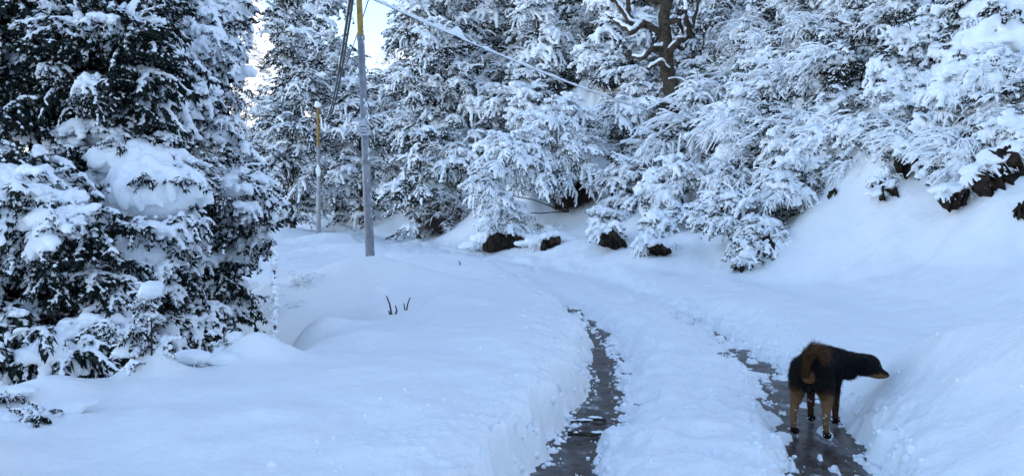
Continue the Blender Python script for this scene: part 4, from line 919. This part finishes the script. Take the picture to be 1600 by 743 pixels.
# ------------------------------------------------------------------ small things in the snow
def mini(name, label, px, py, d, kinds, n, s, seed, up=.8, spread=.12, group=None, cat='plant', cakes=(), stem=True):
    random.seed(seed); r = np.random.default_rng(seed); d = hit(px, py) if abs(hit(px, py) - d) < 1.5 else d; b_ = np.array(at(px, py, d)); zz = hz(b_[0], b_[1]); h = min(max(b_[2] - zz, 0), .06); b_[2] = zz - .02
    e = empty(name, b_); tag(e, label, cat, group)
    for i in range(n):
        t = (i + .5) / n; put(random.choice(kinds), e, (r.normal(0, spread * .6), r.normal(0, spread * .6), h + t * up * s), r.uniform(0, 6.28), r.uniform(.1, 1.0), r.normal(0, .3), s * r.uniform(.6, 1.1) * (1.1 - .5 * t))
    if stem: mb = MB(); mb.tube([(0, 0, -.05), (0.01, 0, h + up * s)], [.008, .004], 5); o = link('stem', mb.mesh('stem', M_twig)); o.parent = e
    for c, sz in cakes: cake(e, c, sz, r.uniform(0, 6), dome=True)
    return e
mini('snowy_plant', 'leafy plant with a tall cap of snow at the foot of the round shrub', 232, 560, 5.7, ['btufthvy', 'btuft'], 11, .22, 1, 2.2, .10, cakes=[((.02, -.03, .46), (.12, .09, .13))])
mini('snowy_plant', 'small rounded snow furred plant standing on the ridge, left of centre of the thicket', 204, 570, 5.45, ['btufthvy', 'drape'], 10, .17, 2, 1.8, .10, cakes=[((-.03, 0, .10), (.14, .12, .10))])
mini('snowy_sapling', 'little pointed stub of snow poking up from the ridge far left', 118, 578, 5.2, ['tufthvy'], 3, .11, 3, 1.0, .02, cakes=[((0, 0, .05), (.06, .05, .10)), ((.02, 0, .13), (.035, .035, .08))])
mini('snowy_plant', 'low plant bent under a long snow roll lying on the ridge', 320, 573, 5.55, ['tufthvy', 'btuft'], 4, .13, 4, .3, .12, cakes=[((-.10, 0, .08), (.20, .12, .09)), ((.12, -.02, .07), (.17, .10, .08))])
mini('snowy_plant', 'hooded snow hump with a curled overhanging lip beside the ridge hump', 345, 530, 5.9, ['tufthvy', 'btuft'], 6, .2, 5, 1.1, .08, cakes=[((0, 0, .10), (.16, .13, .20)), ((.10, 0, .24), (.13, .10, .08))])
mini('snowy_plant', 'snow heap over twigs on the ridge between the snow furred plant and the bent plant', 268, 556, 5.5, ['tufthvy', 'btuft'], 4, .16, 6, .5, .12, cakes=[((0, 0, .06), (.24, .17, .14))])
mini('buried_shrub', 'nearly buried little shrub with dark leaves showing, bottom left corner', 60, 655, 3.75, ['btuft', 'btuftlt'], 9, .17, 7, .15, .12, cakes=[((-.04, .10, .02), (.30, .20, .10)), ((-.24, .02, -.04), (.18, .16, .12)), ((.12, .05, -.02), (.16, .12, .07))])
mini('buried_shrub', 'dark twig with leaves sticking out of the snow at the left edge', 4, 632, 3.9, ['btuft', 'btuft'], 7, .15, 8, .4, .06, cakes=[((.05, .05, .07), (.12, .10, .07))])
def weed():
    b_ = np.array(at(428, 520, 7.2)); b_[2] = hz(b_[0], b_[1]) - .05; top = np.array(at(427, 385, 7.2)); e = empty('frosted_stalk', b_)
    tag(e, 'tall thin stalk crusted with snow, standing alone in the blue hollow', 'plant'); r = np.random.default_rng(1); n = 46; t = np.linspace(0, 1, n)[:, None]; Q = (top - b_) * t + np.cumsum(r.normal(0, .0022, (n, 3)), 0)
    mb = MB(); mb.tube(Q, np.linspace(.012, .005, n), 6); o = link('stem', mb.mesh('stem', M_twig)); o.parent = e; mb = MB(); lf = MB()
    for i in range(n):
        for k in range(6):
            a = r.uniform(0, 6.28); d_ = np.array([math.cos(a), math.sin(a), r.uniform(-.2, .8)]); k_ = r.uniform(.012, .026) * (1.1 - .3 * t[i, 0])
            if r.random() < .7: mb.ell(Q[i] + d_ * .018, d_, (k_ * 1.5, k_, k_ * .8), ICO1)
            leaf_quads(lf, Q[i], d_, .045, .014, UP)
    o = link('snow_load', remesh(mb.mesh('c'), .008, 1, .5, M_snow_c, 'snow_load')); o.parent = e; o = link('dead_leaves', lf.mesh('dead_leaves', M_leaf2, False)); o.parent = e; tag(o, kind='stuff')
weed()
def stick(label, segs, d, rad=.010, snow=True):
    """segs: polylines in px, py standing in the bank"""
    b_ = np.array(at(*segs[0][0], d)); b_[2] = hz(b_[0], b_[1]); e = empty('bare_twig', b_); tag(e, label, 'twig', 'bare twigs in the bank')
    sh = np.array([0, 0, b_[2] - at(*segs[0][0], d).z])
    for s_ in segs:
        Q = np.array([np.array(at(a, b2, d)) for a, b2 in s_]) + sh - b_; Q[0] -= (0, 0, .05)
        mb = MB(); mb.tube(Q, np.linspace(rad, rad * .6, len(Q)), 6); o = link('shoot', mb.mesh('shoot', M_twig)); o.parent = e
stick('forked dark twig poking from the bank, the left of the two', [[(612, 484), (608, 468), (603, 455)], [(614, 485), (619, 478), (617, 470)], [(611, 482), (606, 478)]], 8.3, .012)
stick('slanting dark twig poking from the bank, the right of the two', [[(633, 473), (636, 464), (640, 453)], [(633, 472), (630, 462)]], 8.5, .010)
stick('tiny dark sprig on the mound right of the near pole', [[(717, 415), (719, 411), (716, 409)]], 14, .014)
for px, py, d, rz, L_, lb in ((924, 692, 5.05, .02, .30, 'long frozen stick lying across the left wheel rut'), (908, 664, 5.35, -.1, .13, 'short broken brown stick frozen at the left edge of the left wheel rut'), (938, 655, 5.4, -.5, .10, 'stub of ice crusted stick by the right side of the left wheel rut')):
    v = at(px, py, d); e = empty('stick', (v.x, v.y, .012), rz); tag(e, lb, 'stick'); r = np.random.default_rng(int(px)); mb = MB(); n = 8
    mb.tube(np.stack([np.linspace(-L_ / 2, L_ / 2, n), r.normal(0, .004, n), r.normal(0, .003, n)], -1), np.linspace(.016, .011, n), 8); o = link('bark_piece', mb.mesh('bark_piece', M_bark)); o.parent = e
    mb = MB()
    for i in range(5): mb.ell((r.uniform(-.5, .5) * L_, r.normal(0, .01), .012), (1, 0, 0), (r.uniform(.02, .05), .015, .008), ICO1)
    o = link('ice_crust', remesh(mb.mesh('c'), .006, 1, .5, M_snow_c, 'ice_crust')); o.parent = e
def crack_twigs():
    r = np.random.default_rng(8)
    for i, (px, py, d) in enumerate(((445, 462, 10.2), (405, 470, 10.4), (470, 440, 10.9), (385, 450, 11))):
        b_ = np.array(at(px, py, d)); b_[2] = hz(b_[0], b_[1]); e = empty('fallen_twigs', b_); tag(e, ['spray of thin twigs half buried in the blue hollow, nearest the frosted stalk', 'thin twigs lying at the left side of the blue hollow', 'thin twigs at the upper right of the blue hollow', 'faint twigs under the hanging boughs at the hollow rim'][i], 'twigs')
        for k in range(3): put('twiglt', e, (r.normal(0, .1), r.normal(0, .1), -.02), r.uniform(0, 6.28), .15, 0, .42)
crack_twigs()

# ------------------------------------------------------------------ the dog
def dog():
    th = R(-34); org = np.array([1.98, 5.03, 0.0]); e = empty('dog', org, th)
    tag(e, 'black and tan dog standing in the right wheel rut, tail curled, sniffing the snowbank', 'dog')
    Rm = np.array([[math.cos(th), -math.sin(th), 0], [math.sin(th), math.cos(th), 0], [0, 0, 1]])
    def W(px, py, d): return Rm.T @ (np.array(at(px, py, d)) - org)   # a world point in the dog's own frame
    mb = MB()
    def chain(pts, base=ICO2):
        """round cone between successive (x,y,z,r)"""
        for a, b in zip(pts[:-1], pts[1:]):
            a = np.array(a, float); b = np.array(b, float); n = max(3, int(np.linalg.norm(b[:3] - a[:3]) / (min(a[3], b[3]) * .35)))
            for i in range(n + 1):
                t = i / n; c = a + (b - a) * t; mb.ell(c[:3], (0, 1, 0), (c[3],) * 3, ICO2)
    def ell(c, ax, r): mb.ell(c, ax, r, ICO3)
    # trunk
    ell((0, -.005, .475), (0, 1, 0), (.105, .098, .098)); ell((0, .02, .43), (0, 1, 0), (.10, .092, .085))
    chain([(0, .02, .475, .092), (0, .14, .462, .098), (.0, .25, .450, .110), (.005, .35, .438, .118), (.02, .42, .428, .108)])
    chain([(0, .26, .42, .105), (.0, .36, .40, .112), (.02, .42, .385, .090)])
    # neck reaching forward and to the right, head low
    hd = W(1360, 573, 5.44); mz = W(1381, 584.5, 5.41); tp = W(1391.5, 589.5, 5.39)
    chain([(.02, .41, .440, .100), (.06, .47, .432, .092), (.11, .53, .418, .083), tuple((np.array([.11, .53, .418]) * .4 + hd * .6)) + (.080,), tuple(hd) + (.078,)])
    chain([(.02, .40, .39, .075), tuple(np.array([.03, .42, .37]) * .5 + hd * .5 + (0, 0, -.02)) + (.066,)])
    fwd = unit(tp - hd); fl = unit(np.array([fwd[0], fwd[1], 0])); sd_ = np.cross(UP, fl)
    ell(hd + UP * .006 + fl * .004, fl, (.086, .074, .080)); ell(hd + fl * .028 - UP * .024, fl, (.066, .066, .052))
    chain([tuple(hd + fl * .045 + UP * -.012) + (.054,), tuple(hd * .45 + mz * .55 - UP * .006) + (.046,), tuple(mz - UP * .002) + (.038,), tuple(tp - fwd * .012 + UP * .004) + (.026,)])
    chain([tuple(hd + fl * .03 - UP * .045) + (.038,), tuple(mz - UP * .022 - fl * .01) + (.022,), tuple(tp - fwd * .025 - UP * .018) + (.014,)])   # lower jaw
    ell(hd + fl * .060 + UP * .034 + sd_ * .028, fl, (.024, .018, .016)); ell(hd + fl * .060 + UP * .034 - sd_ * .028, fl, (.024, .018, .016))  # brows
    # hind legs: thigh, knee forward, hock back, near vertical shank, paw
    for sx, dy in ((-1, .0), (1, .0)):
        X = .082 * sx
        chain([(X * .75, .0, .45, .080), (X * 1.0, .01, .385, .070), (X * 1.15, .035, .30, .052), (X * 1.22, .0, .225, .034), (X * 1.25, -.035, .165, .025), (X * 1.25, -.030, .10, .021), (X * 1.25, -.018, .045, .022)])
        ell((X * .95, .0, .37), (0, .2, 1), (.105, .062, .085))
        ell((X * 1.25, .010, .022), (0, 1, 0), (.042, .028, .022))
        for k in (-1, 0, 1): ell((X * 1.25 + k * .015, .040 - abs(k) * .006, .016), (0, 1, 0), (.017, .0095, .014))
    for sx in (-1, 1):
        X = .078 * sx; f = (-.02 if sx > 0 else 0)
        chain([(X * .9, .36, .40, .070), (X * 1.0, .345, .325, .050), (X * 1.02, .345, .27, .038), (X * 1.05, .36, .20, .030), (X * 1.05, .365, .13, .026), (X * 1.05, .362, .07, .022), (X * 1.05, .37, .035, .022)])
        ell((X * 1.05, .392, .022), (0, 1, 0), (.040, .028, .022))
        for k in (-1, 0, 1): ell((X * 1.05 + k * .015, .420 - abs(k) * .006, .016), (0, 1, 0), (.016, .0095, .014))
    ell((0, -.045, .325), (0, 0, 1), (.034, .026, .024))
    body = remesh(mb.mesh('b'), .0075, 3, .5, None, 'body')
    # ears: soft folded flaps
    def ear(s_):
        m2 = MB(); c = hd + UP * .058 + sd_ * .064 * s_ - fl * .026
        for t in np.linspace(0, 1, 9): m2.ell(c + (sd_ * s_ * (.020 + .014 * t) - UP * .095 * t + fl * .014 * t), fl, (.040 * (1 - .5 * t), .011, .018), ICO2)
        return remesh(m2.mesh('e'), .006, 2, .5, None, 'ear')
    # coat colour: black saddle, tan points (a property of the coat itself, stored per vertex)
    def coat(me, mode='body'):
        v = np.empty(len(me.vertices) * 3, dtype=np.float32); me.vertices.foreach_get('co', v); v = v.reshape(-1, 3).astype(float)
        return coat_of(v, mode)
    def coat_of(v, mode):
        x, y, z = v.T; nz = fbm(x * 22 + z * 9, y * 22 + z * 14, 3, 3) * .05
        tan = np.zeros(len(v))
        if mode == 'body':
            hind = (y < .12) & (z < .36)
            tan = np.maximum(tan, np.where(hind, sstep(.36, .27, z + nz) * sstep(.045, -.015, y + nz * .6 - .012), 0))
            tan = np.maximum(tan, np.where(hind & (z < .30), sstep(.30, .24, z + nz) * np.where(np.abs(x) < .098, .6, .12), 0))
            tan = np.maximum(tan, np.where(z < .20, .5, 0) * sstep(.21, .15, z + nz))
            tan = np.maximum(tan, np.where(y > .25, sstep(.27, .20, z + nz) * .45, 0))
            q = np.sqrt(((x - .0) / .040) ** 2 + ((z - .415 + nz * .3) / .055) ** 2); tan = np.maximum(tan, np.where(y < -.03, sstep(1.25, .7, q), 0) * 1.5)
            # muzzle, cheeks
            rel_ = v - hd; f = rel_ @ fl; u = rel_[:, 2]; tan = np.maximum(tan, np.where((f > .045) & (np.linalg.norm(rel_, axis=1) < .25), sstep(.055, .085, f + nz * .3) * sstep(.0, -.018, u + f * .30 + nz * .4), 0) * .9)
            ch = (np.linalg.norm(rel_, axis=1) < .14); tan = np.maximum(tan, np.where(ch, sstep(-.035, -.055, u + nz * .3) * sstep(-.03, .02, f), 0))
            tan[(np.abs(x) < .04) & (y < 0) & (z < .365) & (z > .27)] *= .1
            tan *= 1 - np.where(z < .055, .75, 0)
        return tan
    def paint(me, tan):
        ca = me.color_attributes.new('coat', 'FLOAT_COLOR', 'POINT'); c = np.stack([tan, tan, tan, np.ones(len(tan))], -1).astype(np.float32); ca.data.foreach_set('color', c.ravel())
    M = bpy.data.materials.new('coat'); M.use_nodes = True; t = M.node_tree; b = t.nodes['Principled BSDF']; b.inputs['Roughness'].default_value = .65; b.inputs['Specular IOR Level'].default_value = .12
    at_ = t.nodes.new('ShaderNodeAttribute'); at_.attribute_name = 'coat'; rp = t.nodes.new('ShaderNodeValToRGB'); el = rp.color_ramp.elements
    el[0].position = .10; el[0].color = (.0045, .0042, .0048, 1); el[1].position = .62; el[1].color = (.060, .023, .0095, 1); k = el.new(1.0); k.color = (.17, .095, .045, 1)
    t.links.new(at_.outputs['Color'], rp.inputs['Fac']); t.links.new(rp.outputs['Color'], b.inputs['Base Color'])
    nn = t.nodes.new('ShaderNodeTexNoise'); nn.inputs['Scale'].default_value = 160; nb = t.nodes.new('ShaderNodeBump'); nb.inputs['Strength'].default_value = .5; nb.inputs['Distance'].default_value = .004
    t.links.new(nn.outputs['Fac'], nb.inputs['Height']); t.links.new(nb.outputs['Normal'], b.inputs['Normal'])
    bt = coat(body); paint(body, bt); body.materials.append(M); bo = link('body', body); bo.parent = e
    ears = []
    for s_ in (-1, 1): em = ear(s_); paint(em, np.zeros(len(em.vertices))); em.materials.append(M); o = link('ear', em); o.parent = e; ears.append(em)
    # nose, eyes
    Mn = mat('wet_nose', (.008, .008, .009), .3, .5)
    m2 = MB(); m2.ell(tp + fwd * .004 + UP * .008, fl, (.013, .016, .012), ICO2); o = link('nose', m2.mesh('nose', Mn)); o.parent = e
    for s_ in (-1, 1): m2 = MB(); m2.ell(hd + fl * .074 + UP * .016 + sd_ * .040 * s_, fl, (.010, .010, .010), ICO2); o = link('eye', m2.mesh('eye', Mn)); o.parent = e
    m2 = MB(); m2.tube([mz - UP * .017 + sd_ * .024 + fl * -.03, mz - UP * .014 + sd_ * .022 + fl * .01, tp - UP * .008 + sd_ * .010 - fwd * .01], .0022, 5); m2.tube([mz - UP * .017 - sd_ * .024 - fl * .03, mz - UP * .014 - sd_ * .022 + fl * .01, tp - UP * .008 - sd_ * .010 - fwd * .01], .0022, 5); o = link('mouth', m2.mesh('mouth', Mn)); o.parent = e
    # tail carried up and over to the right
    tb = W(1264, 577, 4.93); T = [W(1263, 584, 4.95), W(1264, 570, 4.90), W(1267, 557, 4.87), W(1274, 548, 4.865), W(1282, 547, 4.88), W(1288, 553, 4.90)]
    m2 = MB(); tt = np.linspace(0, 5, 26); TP = np.stack([np.interp(tt, range(6), [q[k] for q in T]) for k in range(3)], -1)
    for i in range(26): m2.ell(TP[i], (0, 0, 1), (.027 - .0005 * i,) * 3, ICO2)
    tm = remesh(m2.mesh('t'), .006, 3, .5, None, 'tail'); tv = np.full(len(tm.vertices), .78); paint(tm, tv); tm.materials.append(M); o = link('tail', tm); o.parent = e
    # fur as fine blades
    def fur(me, n, length, width, tanf, flow, name, parent, jitter=.35, lift=.35, seed=1, mask=None):
        r = np.random.default_rng(seed); nf = len(me.polygons); ar = np.empty(nf, dtype=np.float32); me.polygons.foreach_get('area', ar); ce = np.empty(nf * 3, dtype=np.float32); me.polygons.foreach_get('center', ce); no = np.empty(nf * 3, dtype=np.float32); me.polygons.foreach_get('normal', no)
        ce = ce.reshape(-1, 3).astype(float); no = no.reshape(-1, 3).astype(float); idx = r.choice(nf, n, p=ar.astype(float) / ar.astype(float).sum()); c = ce[idx] + r.normal(0, .003, (n, 3)); nn_ = no[idx]
        fd = flow(c, nn_); fd = fd - (fd * nn_).sum(1, keepdims=True) * nn_; fd /= np.linalg.norm(fd, axis=1, keepdims=True) + 1e-6
        L = length(c)[:, None] * r.uniform(.6, 1.2, (n, 1)); d1 = fd * 1 + nn_ * lift + r.normal(0, jitter, (n, 3)); d1 /= np.linalg.norm(d1, axis=1, keepdims=True)
        sd2 = np.cross(d1, nn_); sd2 /= np.linalg.norm(sd2, axis=1, keepdims=True) + 1e-6; w_ = width
        V = np.stack([c - sd2 * w_, c + sd2 * w_, c + d1 * L * .55 + sd2 * w_ * .7 , c + d1 * L * .55 - sd2 * w_ * .7, c + d1 * L - nn_ * L * .15 - UP * L * .08], 1).reshape(-1, 3)
        i = np.arange(n)[:, None] * 5; q = i + np.array([[0, 1, 2, 3]]); t3 = i + np.array([[3, 2, 4]])
        m_ = mesh_np(name, V, [t3, q], False, [M]); paint(m_, np.clip(np.repeat(tanf(c) * r.uniform(.75, 1.2, n), 5), 0, 1)); o = link(name, m_); o.parent = parent; tag(o, kind='stuff')
    def flow(c, n_):
        f = np.zeros_like(c); f[:, 1] = -1; f[:, 2] = -.6; low = c[:, 2] < .3; f[low] = (0, -.15, -1); fr = (c - hd) @ fl > -.03; f[fr & (c[:, 2] > .2) & (c[:, 1] > .45)] = -fl; return f
    def ln(c):
        l = np.full(len(c), .024); l[c[:, 2] < .22] = .010; l[((c - hd) @ fl > -.01) & (c[:, 1] > .45)] = .008; l[((c - hd) @ fl > .05) & (c[:, 1] > .45)] = .004
        l[(c[:, 2] > .5) & (c[:, 1] > .2)] = .030; l[(np.abs(c[:, 0]) < .045) & (c[:, 1] < 0) & (c[:, 2] < .37) & (c[:, 2] > .27)] = .005; return l
    fur(body, 26000, ln, .0011, lambda c: coat_of(c, 'body'), flow, 'fur', bo)
    fur(ears[0], 900, lambda c: np.full(len(c), .012), .001, lambda c: np.zeros(len(c)), lambda c, n_: np.tile([0, 0, -1.], (len(c), 1)), 'fur', bo, seed=2)
    TPa = np.gradient(TP, axis=0); TPa /= np.linalg.norm(TPa, axis=1, keepdims=True)
    def tflow(c, n_):
        j = np.argmin(((c[:, None, :] - TP[None]) ** 2).sum(2), axis=1); k = (j / 25.0)[:, None]
        return TPa[j] * (1.1 - .4 * k) + k ** 1.5 * np.array([.45, -.15, -1.0])
    fur(tm, 5200, lambda c: .026 + .062 * np.clip((c[:, 2] - tb[2] - .02) / .08, 0, 1), .0013, lambda c: .50 + .48 * (hash2(np.floor(c[:, 0] * 220), np.floor(c[:, 2] * 220), 3)), tflow, 'fur', o, .24, .42, 5)
    # snow caught in the fur of the legs
    r = np.random.default_rng(6); v = np.empty(len(body.vertices) * 3, dtype=np.float32); body.vertices.foreach_get('co', v); v = v.reshape(-1, 3); lo = v[(v[:, 2] < .19) & (v[:, 2] > .01)]; m2 = MB()
    for c in lo[r.choice(len(lo), 80)]: k = r.uniform(.0018, .0045); m2.ell(c, r.normal(0, 1, 3), (k * 1.6, k, k), ICO1)
    lo = v[(v[:, 2] < .33) & (v[:, 2] > .19) & (v[:, 1] > .25) & (v[:, 1] < .40)]
    for c in lo[r.choice(len(lo), 14)]: k = r.uniform(.002, .005); m2.ell(c, r.normal(0, 1, 3), (k * 1.6, k, k), ICO1)
    o = link('snow_specks', m2.mesh('snow_specks', M_snow_c)); o.parent = bo; tag(o, kind='stuff')
dog()
bpy.data.scenes.remove(WORK)
